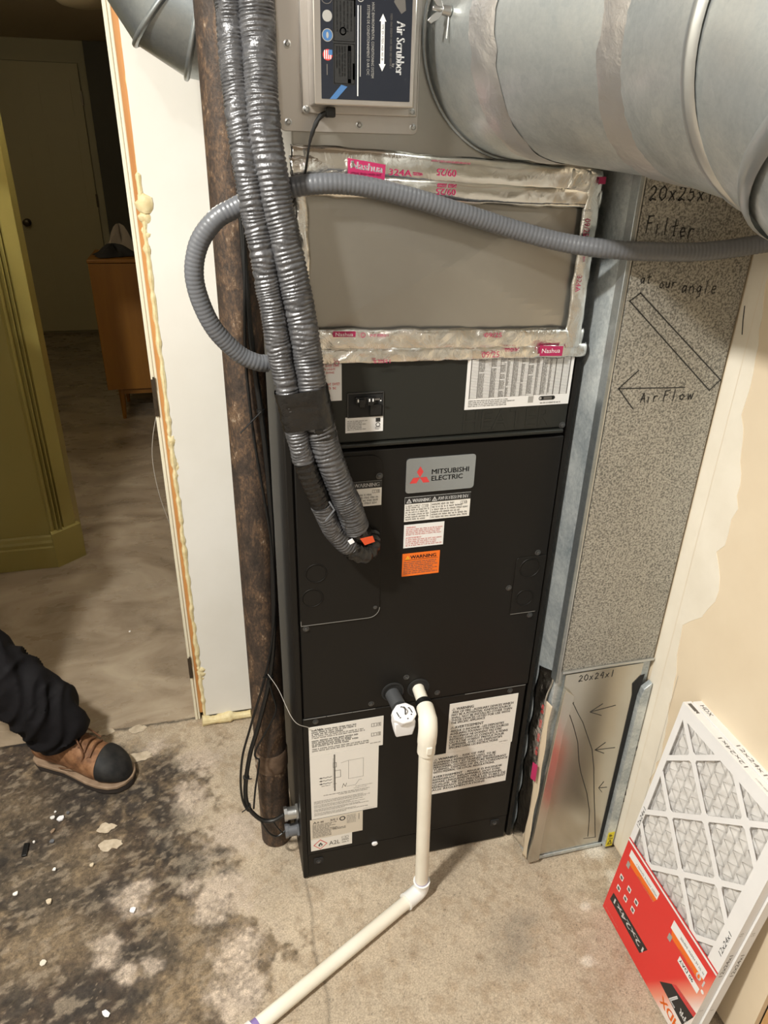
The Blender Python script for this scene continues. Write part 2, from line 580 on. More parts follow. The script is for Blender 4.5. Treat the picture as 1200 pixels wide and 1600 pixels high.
def sticker(parent, x0, x1, z0, z1, mat, y=0.0, name='label', lab=None, tilt=0.0, th=0.0006, corner=0.0):
    """a paper label on a face looking to -y; returns (object, frame)."""
    u = Vector((math.cos(tilt), 0, math.sin(tilt)))
    v = Vector((-math.sin(tilt), 0, math.cos(tilt)))
    fr = (Vector((x0, y, z0)), u, v, u.cross(v))
    w_, h = x1-x0, z1-z0
    if corner:
        poly = []
        for cx, cy, a0 in ((w_-corner, corner, -90), (w_-corner, h-corner, 0), (corner, h-corner, 90), (corner, corner, 180)):
            poly += [(cx+corner*math.cos(math.radians(a0+d)), cy+corner*math.sin(math.radians(a0+d))) for d in (0, 30, 60, 90)]
    else:
        poly = [(0, 0), (w_, 0), (w_, h), (0, h)]
    o = MB().prism(poly, fr, 0.0, th).build(name, mat, parent, smooth=None, label=lab)
    return o, (fr[0]+fr[3]*th, u, v, fr[3]), w_, h


def vnoise(x, y, seed):
    """smooth value noise on arrays."""
    xi, yi = np.floor(x).astype(int), np.floor(y).astype(int)
    fx, fy = x-xi, y-yi
    fx, fy = fx*fx*(3-2*fx), fy*fy*(3-2*fy)

    def h(i, j):
        k = (i*374761393+j*668265263+seed*974711) & 0x7fffffff
        k = ((k ^ (k >> 13))*1274126177) & 0x7fffffff
        return ((k ^ (k >> 16)) & 0xffff)/65535.0
    return (h(xi, yi)*(1-fx)+h(xi+1, yi)*fx)*(1-fy)+(h(xi, yi+1)*(1-fx)+h(xi+1, yi+1)*fx)*fy


def fbm(x, y, seed, octv=5, g=0.55):
    a, s, t = 1.0, 0.0, 0.0
    for k in range(octv):
        s = s+a*vnoise(x*2**k, y*2**k, seed+k*17)
        t += a
        a *= g
    return s/t


# ================================================================== SETTING
def concrete_floor():
    x0, x1, y0, y1, st = -1.7, 0.56, -1.25, 0.615, 0.0031
    nx, ny = int((x1-x0)/st), int((y1-y0)/st)
    X, Y = np.meshgrid(np.linspace(x0, x1, nx), np.linspace(y0, y1, ny))
    n1 = fbm(X*7, Y*7, 3)
    n2 = fbm(X*24, Y*24, 5)
    n3 = fbm(X*110, Y*110, 8, 3)
    n4 = fbm(X*55, Y*55, 31, 4)
    n5 = fbm(X*150, Y*150, 47, 2)
    n6 = fbm(X*38+Y*20, Y*75-X*30, 53, 3)
    # residue of old black adhesive on the left part of the slab
    edge = -0.50 + 0.16*np.clip(0.25-Y, -0.6, 0.9) + (n1-.5)*.42 + (n2-.5)*.25 + (n4-.5)*.16
    dark = 1/(1+np.exp((X-edge)/0.014))
    far = 1/(1+np.exp((0.50+(n1-.5)*.2-Y)/0.02))*(1/(1+np.exp((-0.80+(n2-.5)*.15-X)/0.02)))
    dark = dark*(1-far*0.9)
    w1 = (n2-.5)*.05

    def blob(l, k=0.45):
        m = np.zeros_like(X)
        for bx, by, r in l:
            d = np.hypot(X-bx, (Y-by)*1.15)/r + (n2-.5)*1.7 + (n4-.5)*1.1
            m = np.maximum(m, 1/(1+np.exp((d-1)/(.16*k/.45))))
        return m
    light = blob([(-0.660, 0.040, 0.036), (-0.645, 0.060, 0.028), (-0.695, -0.053, 0.026), (-0.700, -0.086, 0.022), (-0.650, -0.125, 0.022), (-0.615, -0.122, 0.022), (-0.52, 0.308, 0.047), (-0.483, 0.425, 0.052), (-0.536, 0.345, 0.035), (-0.616, 0.517, 0.03), (-0.522, 0.044, 0.023), (-0.423, -0.22, 0.051), (-0.411, 0.171, 0.069), (-0.451, 0.002, 0.061), (-0.41, -0.129, 0.055)])
    tan = blob([(-0.795, -0.009, 0.085), (-0.936, 0.353, 0.083), (-0.805, 0.17, 0.082), (-0.524, -0.073, 0.066), (-0.563, -0.212, 0.06), (-0.84, -0.055, 0.065), (-0.486, -0.179, 0.062)], .8)
    spot = blob([(-0.57, 0.409, 0.04), (-0.643, 0.348, 0.057), (-0.584, 0.271, 0.055), (-0.522, 0.104, 0.041), (-0.575, 0.152, 0.034), (-0.598, -0.084, 0.048), (-0.644, -0.088, 0.034), (-0.723, 0.066, 0.061), (-0.867, 0.117, 0.093), (-0.945, 0.239, 0.102), (-0.8, 0.384, 0.114), (-0.864, -0.128, 0.032), (-0.632, -0.183, 0.032), (-0.501, 0.417, 0.017), (-0.468, -0.056, 0.029), (-0.44, 0.067, 0.024), (-0.401, -0.232, 0.018), (-0.751, -0.154, 0.051), (-0.445, 0.122, 0.02)], .7)
    stain = blob([(0.172, -0.253, 0.036), (0.204, -0.216, 0.024), (0.144, -0.282, 0.03)], 1.2)
    small = blob([(-0.062, -0.226, 0.009), (-0.183, -0.258, 0.009), (0.077, -0.266, 0.006)], .8)
    splat = blob([(0.303, -0.327, 0.014), (0.443, -0.086, 0.03), (0.461, -0.162, 0.02), (0.357, -0.213, 0.010)], .5)
    c_light = np.array([.47, .385, .285])
    c_tan = np.array([.20, .145, .088])
    c_dark = np.array([.052, .035, .023])
    c_black = np.array([.024, .020, .017])

    def mix(c, d, m):
        return c*(1-m[..., None])+d*m[..., None]
    base = c_light*(0.78+0.44*n1[..., None])
    base = mix(base, np.array([.36, .27, .18]), np.clip((n2*.5+n4*.5-.5)*4, 0, .6))
    darkc = mix(np.broadcast_to(c_dark, base.shape)*(0.5+1.0*n4[..., None]), c_tan*(0.6+.8*n3[..., None]), np.clip((n1*.6+n4*.4-.48)*6.0, 0, .85))
    col = mix(base, darkc, dark)
    col = mix(col, c_tan*(0.8+.5*n2[..., None]), tan*0.75)
    col = mix(col, c_black*(0.6+1.0*n3[..., None]), spot*0.72)
    pinky = np.array([.50, .41, .33])
    col = mix(col, pinky*(0.72+.5*n3[..., None]), light*0.85)
    col = mix(col, np.array([.17, .145, .115]), stain*.55)
    col = mix(col, np.array([.22, .15, .09]), small*.6)
    col = mix(col, np.array([.72, .66, .56]), splat*.8)
    rough = np.clip(dark+spot+tan, 0, 1)[..., None]
    col = col*(1-rough*(1-(.42+1.15*n5[..., None])))
    scrape = np.clip((n6-.58)*7, 0, 1)*np.clip(dark+.3, 0, 1)
    col = mix(col, np.array([.30, .24, .175]), scrape*.55)
    # grain: pale grit on the residue, dark pits on the clean slab
    grit = (RNG.random(X.shape) > 0.992) & (dark > .4)
    col[grit] = col[grit]*.55+np.array([.16, .125, .09])
    pit = (RNG.random(X.shape) > 0.994)
    col[pit] *= 0.55
    # saw joint running out from the cabinet corner
    j = np.exp(-((X+0.262+0.004*np.sin(Y*30)+(n2-.5)*.01)/0.0035)**2)*(Y < 0.0)
    col = col*(1-.35*j[..., None])
    # chalky edge line of the polished floor
    e2 = np.exp(-((Y-(0.606+(n2-.5)*.03))/0.006)**2)*(X < -0.5)
    col = col*(1-.75*e2[..., None])
    Z = (n2-.5)*.005*(0.4+dark) + (n4-.5)*.003 + (n3-.5)*.0016 + light*.0022 + splat*.001 - j*.0018
    Z = Z-0.0016
    # keep it level where things stand
    flatm = ((X > -0.29) & (Y > -0.03)) | (X > 0.24)
    Z = np.where(flatm, np.minimum(Z, -0.0003), np.minimum(Z, 0.0016))
    me = bpy.data.meshes.new('floor')
    V = np.stack([X, Y, Z], -1).reshape(-1, 3)
    i = np.arange(nx*ny).reshape(ny, nx)
    Fq = np.stack([i[:-1, :-1], i[:-1, 1:], i[1:, 1:], i[1:, :-1]], -1).reshape(-1, 4)
    me.vertices.add(len(V))
    me.vertices.foreach_set('co', V.ravel())
    me.loops.add(Fq.size)
    me.loops.foreach_set('vertex_index', Fq.ravel())
    me.polygons.add(len(Fq))
    me.polygons.foreach_set('loop_start', np.arange(0, Fq.size, 4))
    me.polygons.foreach_set('loop_total', np.full(len(Fq), 4))
    me.polygons.foreach_set('use_smooth', np.ones(len(Fq), bool))
    at = me.color_attributes.new('albedo', 'FLOAT_COLOR', 'POINT')
    at.data.foreach_set('color', np.concatenate([np.clip(col, .01, .9), np.ones(X.shape+(1,))], -1).astype(np.float32).ravel())
    me.update()
    me.validate()
    m, nt, b = new_mat('worn_concrete')
    a = nd(nt, 'ShaderNodeAttribute', attribute_name='albedo')
    v = coords(nt)
    n = noise(nt, v, 330, 5, .7)
    mx = nd(nt, 'ShaderNodeMix', data_type='RGBA', blend_type='MULTIPLY')
    mx.inputs['Factor'].default_value = 1.0
    nt.links.new(a.outputs['Color'], mx.inputs['A'])
    nt.links.new(ramp(nt, n, [(.3, (.55, .55, .55)), (.7, (1.35, 1.35, 1.35))]), mx.inputs['B'])
    nt.links.new(mx.outputs['Result'], b.inputs['Base Color'])
    b.inputs['Roughness'].default_value = 0.78
    bump(nt, b, n, 0.35, 0.002)
    me.materials.append(m)
    o = bpy.data.objects.new('floor', me)
    COL.objects.link(o)
    return struct(o)


concrete_floor()
struct(MB().box(-1.7, 0.56, -3.2, -1.25, -0.06, -0.002).build('floor', noisy('plain_concrete', [(.3, (.38, .30, .22)), (.7, (.48, .39, .29))], 6, .8)))


def hall_floor():
    m, nt, b = new_mat('polished_stained_concrete')
    v = coords(nt, (1.0, 1.7, 1))
    n = noise(nt, v, 2.6, 7, .62, 1.2)
    nt.links.new(ramp(nt, n, [(.32, (.19, .145, .10)), (.5, (.33, .26, .19)), (.66, (.43, .355, .265))]), b.inputs['Base Color'])
    n2 = noise(nt, v, 7, 5, .6)
    nt.links.new(ramp(nt, n2, [(.3, (.22,)*3), (.7, (.38,)*3)]), b.inputs['Roughness'])
    bump(nt, b, n2, .05, .003)
    return struct(MB().box(-2.6, 0.6, 0.612, 5.95, -0.05, 0.0).build('floor', m))


hall_floor()

# ---- the white board wall behind, door frame edge, wood strip and foam
wb = struct(MB().box(-0.478, 0.56, 0.58, 0.60, 0.028, 2.5).build('wall_back', 'board'))
fr_edge = struct(MB().box(-0.506, -0.4975, 0.596, 0.72, 0.0, 1.86).box(-0.4974, -0.4905, 0.5975, 0.72, 0.0, 1.86).build('trim_1', 'cream_paint', bevel=0.002))
struct(MB().box(-0.4903, -0.4785, 0.594, 0.70, 0.03, 2.5).build('trim_2', 'edge_wood'))
struct(MB().box(-1.7, -0.478, 0.603, 0.70, 1.86, 2.5).build('wall_header', 'room_paint'))
struct(MB().box(-0.478, 0.56, 0.602, 0.70, 0.0, 2.5).build('wall_partition', 'room_paint'))


def strike(z0, z1):
    mb = MB()
    mb.box(-0.5062, -0.4975, 0.592, 0.5958, z0, z1)
    mb.box(-0.5065, -0.499, 0.590, 0.594, z0+.2*(z1-z0), z0+.5*(z1-z0))
    mb.box(-0.502, -0.497, 0.590, 0.594, z1-.02*1, z1+.006)
    mb.build('hinge_leaf', 'brass', fr_edge, label='tarnished metal hinge leaf')


strike(0.965, 1.055)
strike(0.165, 0.235)


def foam_bead():
    mb = MB()
    zs = np.arange(0.03, 1.80, 0.006)
    path, rad = [], []
    for z in zs:
        k = vnoise(np.array([z*40]), np.array([.5]), 4)[0]
        path.append((-0.4765+(k-.5)*.004, 0.583, z))
        r = 0.0034+0.0052*vnoise(np.array([z*70]), np.array([2.5]), 9)[0]
        if z > 1.49:
            r *= .3
        rad.append(r)
    mb.tube(path, rad, 8)
    for z, r, dx in ((1.435, .017, .006), (1.41, .013, .004), (1.375, .010, .004), (1.345, .010, .003), (.905, .013, .004), (.89, .009, .002), (.86, .010, .006), (.845, .010, .007), (.83, .010, .008), (.81, .008, .008), (.20, .012, .007), (.185, .013, .006), (.165, .010, .006), (1.15, .007, .002), (1.08, .006, .002)):
        seg = 12
        rl = []
        for i in range(9):
            t = math.pi*i/8
            rl.append([Vector((-0.4785+dx, 0.585, z))+Vector((math.sin(t)*math.cos(a)*r*.9, math.sin(t)*math.sin(a)*r*.6, math.cos(t)*r*1.2))*(.75+.7*float(vnoise(np.array([a*1.1+z*50]), np.array([i*.7]), 5)[0])) for a in np.linspace(0, 2*math.pi, seg, endpoint=False)])
        mb.rings(rl)
    mb.build('foam_bead', 'foam', wb)
    mb = MB()
    p, r = [], []
    for x in np.arange(-0.485, -0.335, 0.006):
        k = vnoise(np.array([x*45]), np.array([7.5]), 12)[0]
        k2 = vnoise(np.array([x*130]), np.array([3.5]), 22)[0]
        p.append((x, 0.574+.004*k2, 0.009+.006*k))
        r.append((.008+.008*k+.005*k2)*(1 if x < -.40 else .75))
    mb.tube(p, r, 10)
    mb.build('foam_bead', 'foam', wb)


foam_bead()

# ---- right wall with joint compound and a bare stud at its end
wr = struct(MB().box(0.5, 0.512, -0.560, 0.58, 0.012, 2.5).build('wall_right', 'drywall'))
patch = [(-0.074, 1.45), (-0.10, 1.45), (-0.134, 1.253), (-0.139, 1.155), (-0.172, 1.06), (-0.182, 1.0), (-0.176, 0.923), (-0.160, 0.900), (-0.190, 0.86), (-0.193, 0.81), (-0.17, 0.76), (-0.147, 0.734), (-0.124, 0.71), (-0.13, 0.66), (-0.144, 0.60), (-0.15, 0.52), (-0.165, 0.40), (-0.15, 0.30), (-0.18, .22), (-.16, .1), (-.17, .02), (-0.074, .02)]
pp = []
for i, (a, b_) in enumerate(patch):
    c, d = patch[(i+1) % len(patch)]
    k = max(1, int(math.hypot(c-a, d-b_)/0.02)) if not (abs(a+.074) < .01 and abs(c+.074) < .01) else 1
    for q in range(k):
        t = q/k
        pp.append((a+(c-a)*t+(random.uniform(-.004, .004) if a < -.08 else 0), b_+(d-b_)*t))
MB().prism(pp, frame((0.5, 0, 0), (0, 1, 0), (0, 0, 1)), 0.0, -0.0007).build('joint_compound_patch', 'compound', wr, smooth=None)
pr = Print([])
frw = frame((0.4992, 0, 0), (0, -1, 0), (0, 0, 1))
pr.line([(.082, 1.327), (.086, 1.305), (.092, 1.283)], .0022, 'ink')
pr.line([(.108, 1.44), (.110, .02)], .0006, 'drywall')
pr.line([(.152, .60), (.151, .02)], .0006, 'ink_light')
pr.mesh(frw, 'pencil_mark', wr)
mb = MB()
for y, z, r in ((-.084, .335, .008), (-.083, .31, .006), (-.083, .36, .005), (-.084, .19, .008), (-.085, .165, .005), (-.084, .21, .005)):
    k = 9
    mb.prism([(y+r*.6*math.cos(a)*random.uniform(.6, 1.2), z+r*1.7*math.sin(a)*random.uniform(.6, 1.2)) for a in np.linspace(0, 2*math.pi, k, endpoint=False)], frame((0.5, 0, 0), (0, 1, 0), (0, 0, 1)), 0, -.0012)
mb.build('torn_paper_hole', 'dark_gap', wr, smooth=None, label='dark torn hole in the wallboard edge')
struct(MB().box(0.513, 0.56, -0.600, -0.562, 0.0, 2.5).build('trim_3', 'stud'))
struct(MB().box(0.57, 0.60, -3.2, 0.6, 0.0, 2.5).build('wall_right', 'room_paint'))
struct(MB().box(-1.74, -1.7, -3.2, 0.70, 0.0, 2.5).build('wall_left', 'room_paint'))
struct(MB().box(-1.74, 0.6, -3.24, -3.2, 0.0, 2.5).build('wall_front', 'room_paint'))
struct(MB().box(-1.74, 0.6, -3.24, 0.70, 2.5, 2.54).build('ceiling', 'joists'))

# ---- hall: green wall, casing, baseboard, far wall, door
struct(MB().box(-2.6, -1.045, 1.628, 1.75, 0.0, 2.24).build('wall_green', 'green'))
mb = MB()
# chamfered end post with reeded casing on its 45 degree face
post = [(-1.045, 1.628), (-0.955, 1.705), (-0.955, 1.80), (-1.045, 1.80)]
mb.prism(post, frame((0, 0, 0), (1, 0, 0), (0, 1, 0)), 0.0, 2.24)
struct(mb.build('trim_4', 'green'))
du = Vector((0.09, 0.077, 0)).normalized()
dn = Vector((0.077, -0.09, 0)).normalized()
mb = MB()
for t0, t1, h in ((0.004, 0.020, .010), (0.026, 0.036, .016), (0.041, 0.050, .020), (0.056, 0.112, .014)):
    mb.prism([(t0, 0), (t1, 0), (t1-.003, h), (t0+.003, h)], (Vector((-1.045, 1.628, 0.12)), du, dn, Vector((0, 0, 1))), 0.0, 2.1)
struct(mb.build('trim_5', 'green'))
prof = [(0, 0), (.018, 0), (.018, .092), (.012, .098), (.014, .112), (.010, .122), (.008, .136), (.003, .143), (0, .143)]
mb = MB()
A1, A2, A3 = Vector((-2.6, 1.628, 0)), Vector((-1.04, 1.628, 0)), Vector((-0.949, 1.706, 0))
n1, n2 = Vector((0, -1, 0)), dn
nb = (n1+n2).normalized()/math.cos(n1.angle(n2)/2)
rl = [[A1+n1*a+Vector((0, 0, b)) for a, b in prof], [A2+nb*a+Vector((0, 0, b)) for a, b in prof]]
mb.rings(rl, caps=True)
struct(mb.build('baseboard_left', 'green', smooth=None))
mb = MB()
rl = [[A2+nb*a+Vector((0, 0, b)) for a, b in [(0, 0), (.022, 0), (.022, .150), (.006, .156), (0, .156)]], [A3+n2*a+Vector((0, 0, b)) for a, b in [(0, 0), (.022, 0), (.022, .150), (.006, .156), (0, .156)]]]
mb.rings(rl, caps=True)
struct(mb.build('baseboard_corner', 'green', smooth=None))
struct(MB().box(-2.6, 0.6, 5.87, 5.95, 0.0, 2.24).build('wall_far', 'hall_paint'))
struct(MB().box(-1.065, 0.56, 5.82, 5.8695, 0.0, 2.239).build('wall_far_shaded', noisy('painted_hall_shade', [(.3, (.10, .095, .085)), (.7, (.115, .105, .09))], 3, .6)))  # shade right of the door, put into the wall colour
struct(MB().box(-2.6, 0.6, 0.70, 5.95, 2.24, 2.28).build('ceiling', 'ceil'))
struct(MB().box(-2.64, -2.6, 0.70, 5.95, 0.0, 2.24).build('wall_hall', 'hall_paint'))
struct(MB().box(0.56, 0.6, 0.70, 5.95, 0.0, 2.24).build('wall_hall', 'hall_paint'))

dr = struct(MB().box(-1.90, -1.13, 5.845, 5.869, 0.02, 2.085).build('door_1', 'door_paint'))
for cx in (-1.70, -1.33):
    for z0, z1 in ((.22, .86), (1.02, 1.60), (1.72, 1.97)):
        mb = MB()
        w2 = .125
        for x0, x1, a, b in ((cx-w2, cx-w2+.018, z0, z1), (cx+w2-.018, cx+w2, z0, z1)):
            mb.box(x0, x1, 5.840, 5.8448, a, b)
        for a, b in ((z0, z0+.018), (z1-.018, z1)):
            mb.box(cx-w2+.018, cx+w2-.018, 5.840, 5.8448, a, b)
        mb.build('door_panel', 'door_paint', dr)
mb = MB().cyl((-1.705, 5.845, .93), (-1.705, 5.835, .93), .030, mi=0)
mb.cyl((-1.705, 5.835, .93), (-1.705, 5.80, .93), .012)
rl = [[Vector((-1.705+r*math.cos(a), y, .93+r*math.sin(a))) for a in np.linspace(0, 2*math.pi, 16, endpoint=False)] for y, r in ((5.80, .012), (5.795, .024), (5.782, .029), (5.770, .024), (5.766, .010))]
mb.rings(rl, caps=True)
mb.build('door_knob', 'brass', dr)
for z in (.35, 1.10, 1.85):
    MB().box(-1.136, -1.122, 5.836, 5.8445, z-.05, z+.05).build('door_hinge', 'brass', dr)
struct(MB().box(-1.12, -1.07, 5.852, 5.869, 0.0, 2.14).box(-2.0, -1.12, 5.852, 5.869, 2.09, 2.14).build('trim_6', 'hall_paint'))

struct(MB().box(-0.955, 0.56, 1.73, 1.80, 2.03, 2.24).build('wall_light_blocker', 'hall_paint'))  # unseen beam added to cut off the hall light across the floor
# ceiling light of the hall
t = thing('ceiling_light', 'round flush ceiling light of the dark hall, at the top edge', 'ceiling light', (-1.0, 4.3, 2.24))
# (placed further below once its pieces exist)
mb = MB()
mb.rings([[Vector((-.80+r*math.cos(a), 3.55+r*math.sin(a), z)) for a in np.linspace(0, 2*math.pi, 28, endpoint=False)] for r, z in ((.17, 2.239), (.175, 2.215), (.168, 2.205))], caps=True)
mb.build('light_base', 'hall_paint', t)
mb = MB()
mb.rings([[Vector((-.80+r*math.cos(a), 3.55+r*math.sin(a), z)) for a in np.linspace(0, 2*math.pi, 28, endpoint=False)] for r, z in ((.155, 2.2045), (.15, 2.185), (.12, 2.165), (.06, 2.153), (.01, 2.15))], caps=True)
mb.build('light_shade', flat('opal_glass', (.7, .6, .45), .3), t)

# ---- sideboard
sb = thing('sideboard', 'orange teak sideboard on tapered legs in the dark hall', 'sideboard', (-0.45, 3.55, 0))
SX0, SX1, SY0, SY1 = -0.965, 0.35, 3.36, 3.80
MB().box(SX0, SX1, SY0+.018, SY1, .195, .935).build('carcass', 'cabinet_wood', sb, bevel=.004)
MB().box(SX0-.002, SX1+.002, SY0, SY1, .9355, .955).build('top', 'cabinet_wood', sb, bevel=.003)
for i in range(3):
    a = SX0+.004+i*(SX1-SX0-.008)/3
    b = a+(SX1-SX0-.008)/3-.003
    d_ = MB().box(a, b, SY0, SY0+.0175, .199, .932).build('cabinet_door', 'cabinet_wood', sb, bevel=.002)
    MB().cyl((b-.03, SY0, .6), (b-.03, SY0-.02, .6), .010, seg=14).build('knob', 'brass', d_)
MB().box(SX0+.06, SX1-.06, SY0+.035, SY0+.06, .160, .1945).build('apron', 'cabinet_wood', sb)
for x in (SX0+.075, SX1-.075):
    for y in (SY0+.05, SY1-.05):
        MB().tube([(x, y, .195), (x, y, .10), (x-.004, y-.004, .0)], [.019, .017, .011], 14).build('leg', 'cabinet_wood', sb)


def cloth_heap(name, cx, cy, z, rx, ry, h, mat, label, seed):
    mb = MB()

    def fn(u, v):
        a = u*2*math.pi
        r = v
        k = 1+.28*math.sin(3*a+seed)+.12*math.sin(7*a+seed*2)
        hh = h*(1-r**2)*(1+.35*math.sin(5*a+seed+4*r))+.004
        return (cx+rx*r*k*math.cos(a), cy+ry*r*k*math.sin(a), z+max(hh, .001))
    mb.grid(fn, 40, 12)
    return tag(mb.build(name, mat), label, 'clothes')


cloth_heap('folded_bag', -0.83, 3.49, .956, .12, .075, .05, 'cloth_dark', 'black soft bag lying flat on the sideboard', 1.3)
cloth_heap('folded_cloth', -0.80, 3.70, .957, .085, .05, .115, 'cloth_pale', 'pale brown cloth heap behind the black bag on the sideboard', 2.9)

# ================================================================== AIR HANDLER
ah = thing('air_handler', 'tall charcoal air handler cabinet covered in labels, under the metal plenum', 'air handler', (0, 0.28, 0))
cab = MB().box(-0.266, 0.262, 0.014, 0.555, 0.004, 1.246).build('cabinet', 'unit', ah, bevel=.003)
MB().box(-0.266, -0.2535, 0.001, 0.0135, 0.004, 1.246).build('corner_post', 'unit', ah, bevel=.002)
MB().box(0.2505, 0.262, 0.003, 0.0135, 0.004, 1.246).build('corner_post', 'unit', ah, bevel=.002)
PX0, PX1 = -0.2505, 0.2475
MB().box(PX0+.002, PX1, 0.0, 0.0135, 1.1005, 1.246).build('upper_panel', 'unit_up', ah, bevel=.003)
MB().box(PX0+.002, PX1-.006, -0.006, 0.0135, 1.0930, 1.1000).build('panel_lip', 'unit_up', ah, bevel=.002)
MB().box(PX0, PX1, 0.0, 0.0135, 0.5005, 1.0850).build('service_panel', 'unit', ah, bevel=.002)
MB().box(PX0-.003, PX1-.004, 0.0, 0.0135, 0.0845, 0.4985).build('lower_panel', 'unit', ah, bevel=.002)
MB().box(PX0-.004, PX1-.004, 0.002, 0.0135, 0.004, 0.0825).build('kick_panel', 'unit', ah, bevel=.002)


def rrect(x0, x1, z0, z1, r, corners=(1, 1, 1, 1), k=6):
    """corners: lower-right, upper-right, upper-left, lower-left."""
    poly = []
    for (cx, cz, a0), on, (sx, sz) in zip(((x1-r, z0+r, -90), (x1-r, z1-r, 0), (x0+r, z1-r, 90), (x0+r, z0+r, 180)), corners, ((x1, z0), (x1, z1), (x0, z1), (x0, z0))):
        if on:
            poly += [(cx+r*math.cos(math.radians(a0+90*q/k)), cz+r*math.sin(math.radians(a0+90*q/k))) for q in range(k+1)]
        else:
            poly.append((sx, sz))
    return poly


cov = MB().prism(rrect(-0.2495, -0.096, 0.735, 1.076, .022, (1, 1, 0, 0)), FRONT(0, 0), 0.0, 0.0022).build('access_cover', 'unit', ah, bevel=.0008)
cov2 = MB().prism(rrect(0.182, 0.2465, 0.697, 0.832, .006, (0, 0, 1, 0)), FRONT(0, 0), 0.0, 0.0018).build('access_cover', 'unit', ah, bevel=.0008)


def knock(parent, x, z, r, y):
    mb = MB()
    mb.prism([(r*.93*math.cos(a), r*.93*math.sin(a)) for a in np.linspace(0, 2*math.pi, 28, endpoint=False)], FRONT(x, z, y), 0, .0006)
    rl = [[Vector((x+q*math.cos(a), y-h, z+q*math.sin(a))) for a in np.linspace(0, 2*math.pi, 32, endpoint=False)] for q, h in ((r, 0), (r*1.03, .0012), (r*1.07, .0012), (r*1.1, 0))]
    mb.rings(rl)
    mb.build('knockout', 'unit', parent)


knock(cov, -0.218, 0.850, .0185, -.0022)
knock(cov, -0.226, 0.797, .0185, -.0022)
knock(cov2, 0.213, 0.806, .0205, -.0018)
knock(cov2, 0.210, 0.735, .018, -.0018)


def screw(parent, x, z, y=0.0, mat='black', r=.0042, name='screw'):
    mb = MB()
    mb.rings([[Vector((x+q*math.cos(a), y-h, z+q*math.sin(a))) for a in np.linspace(0, 2*math.pi, 14, endpoint=False)] for q, h in ((r*1.5, 0), (r*1.5, .0008), (r, .0012))], caps=False)
    mb.rings([[Vector((x+q*math.cos(a), y-h, z+q*math.sin(a))) for a in np.linspace(0, 2*math.pi, 6, endpoint=False)] for q, h in ((r, .0008), (r, .0034), (r*.6, .0044))], caps=True)
    return mb.build(name, mat, parent)


MAT['screw_dark'] = flat('dark_screw', (.10, .10, .10), .35, .7)
for x, z in ((-.102, 1.036), (-.104, .916), (-.105, .758), (-.24, .727), (-.035, .571), (.227, .839), (.173, .763), (.228, .688), (-.109, .514), (-.227, .489), (.206, .489), (.036, .516), (.24, 1.106)):
    screw(ah, x, z, -.0025 if (x, z) == (-.102, 1.036) else 0.0, 'screw_dark')
for x, z in ((-.229, .056), (.212, .064)):
    MB().prism(rrect(x-.011, x+.011, z-.008, z+.010, .003), FRONT(x*0, 0), -.002, .0004).build('screw_recess', 'dark_gap', ah, smooth=None)
    screw(ah, x, z, .0, 'screw_dark', .0038)

# raised lettering
pr = Print([])
pr.text('HEATER', 0, 0, .036, 'unit_up', .168)
mb = MB()
for pts, fs, mi, lift in pr.b:
    o_, u, v, n = FRONT(0.047, 1.108)
    mb.add([o_+u*a+v*b_+n*.0009 for a, b_ in pts], fs)
    # side walls of every outline edge
    cnt = {}
    for q in fs:
        for i in range(len(q)):
            e = (q[i], q[(i+1) % len(q)])
            cnt[e] = 1
    for (i, j) in list(cnt):
        if (j, i) not in cnt:
            a, b_ = pts[i], pts[j]
            mb.add([o_+u*a[0]+v*a[1]+n*.0009, o_+u*a[0]+v*a[1], o_+u*b_[0]+v*b_[1], o_+u*b_[0]+v*b_[1]+n*.0009], [(0, 1, 2, 3)])
mb.build('raised_lettering', 'unit_up', ah, smooth=None, label='embossed word HEATER')

# breaker opening
bk = MB()
bk.box(-.157, -.099, -.0012, -.0001, 1.147, 1.187)
MB().box(-.1585, -.0975, -.0010, -.0001, 1.1455, 1.1465).box(-.1585, -.0975, -.0030, -.0001, 1.1875, 1.1888).box(-.1588, -.1575, -.0024, -.0001, 1.1467, 1.1873).box(-.0985, -.0972, -.0024, -.0001, 1.1467, 1.1873).build('breaker_frame', 'screw_dark', ah)
brk = bk.build('breaker_opening', 'dark_gap', ah, smooth=None)
mb = MB().box(-.146, -.112, -.007, -.0013, 1.170, 1.182)
mb.box(-.141, -.131, -.012, -.007, 1.166, 1.180)
mb.box(-.127, -.116, -.010, -.007, 1.168, 1.181)
mb.box(-.121, -.101, -.005, -.0013, 1.149, 1.168)
mb.build('breaker_switch', 'black', brk, bevel=.0012)
pr = Print([])
for x in (-.144, -.125, -.119, -.106):
    pr.rect(x, 1.176, .0022, .005, 'ink_white')
pr.rect(-.115, 1.178, .012, .003, 'ink_grey')
pr.mesh(frame((0, -.0122, 0), (1, 0, 0), (0, 0, 1)), 'switch_mark', brk)

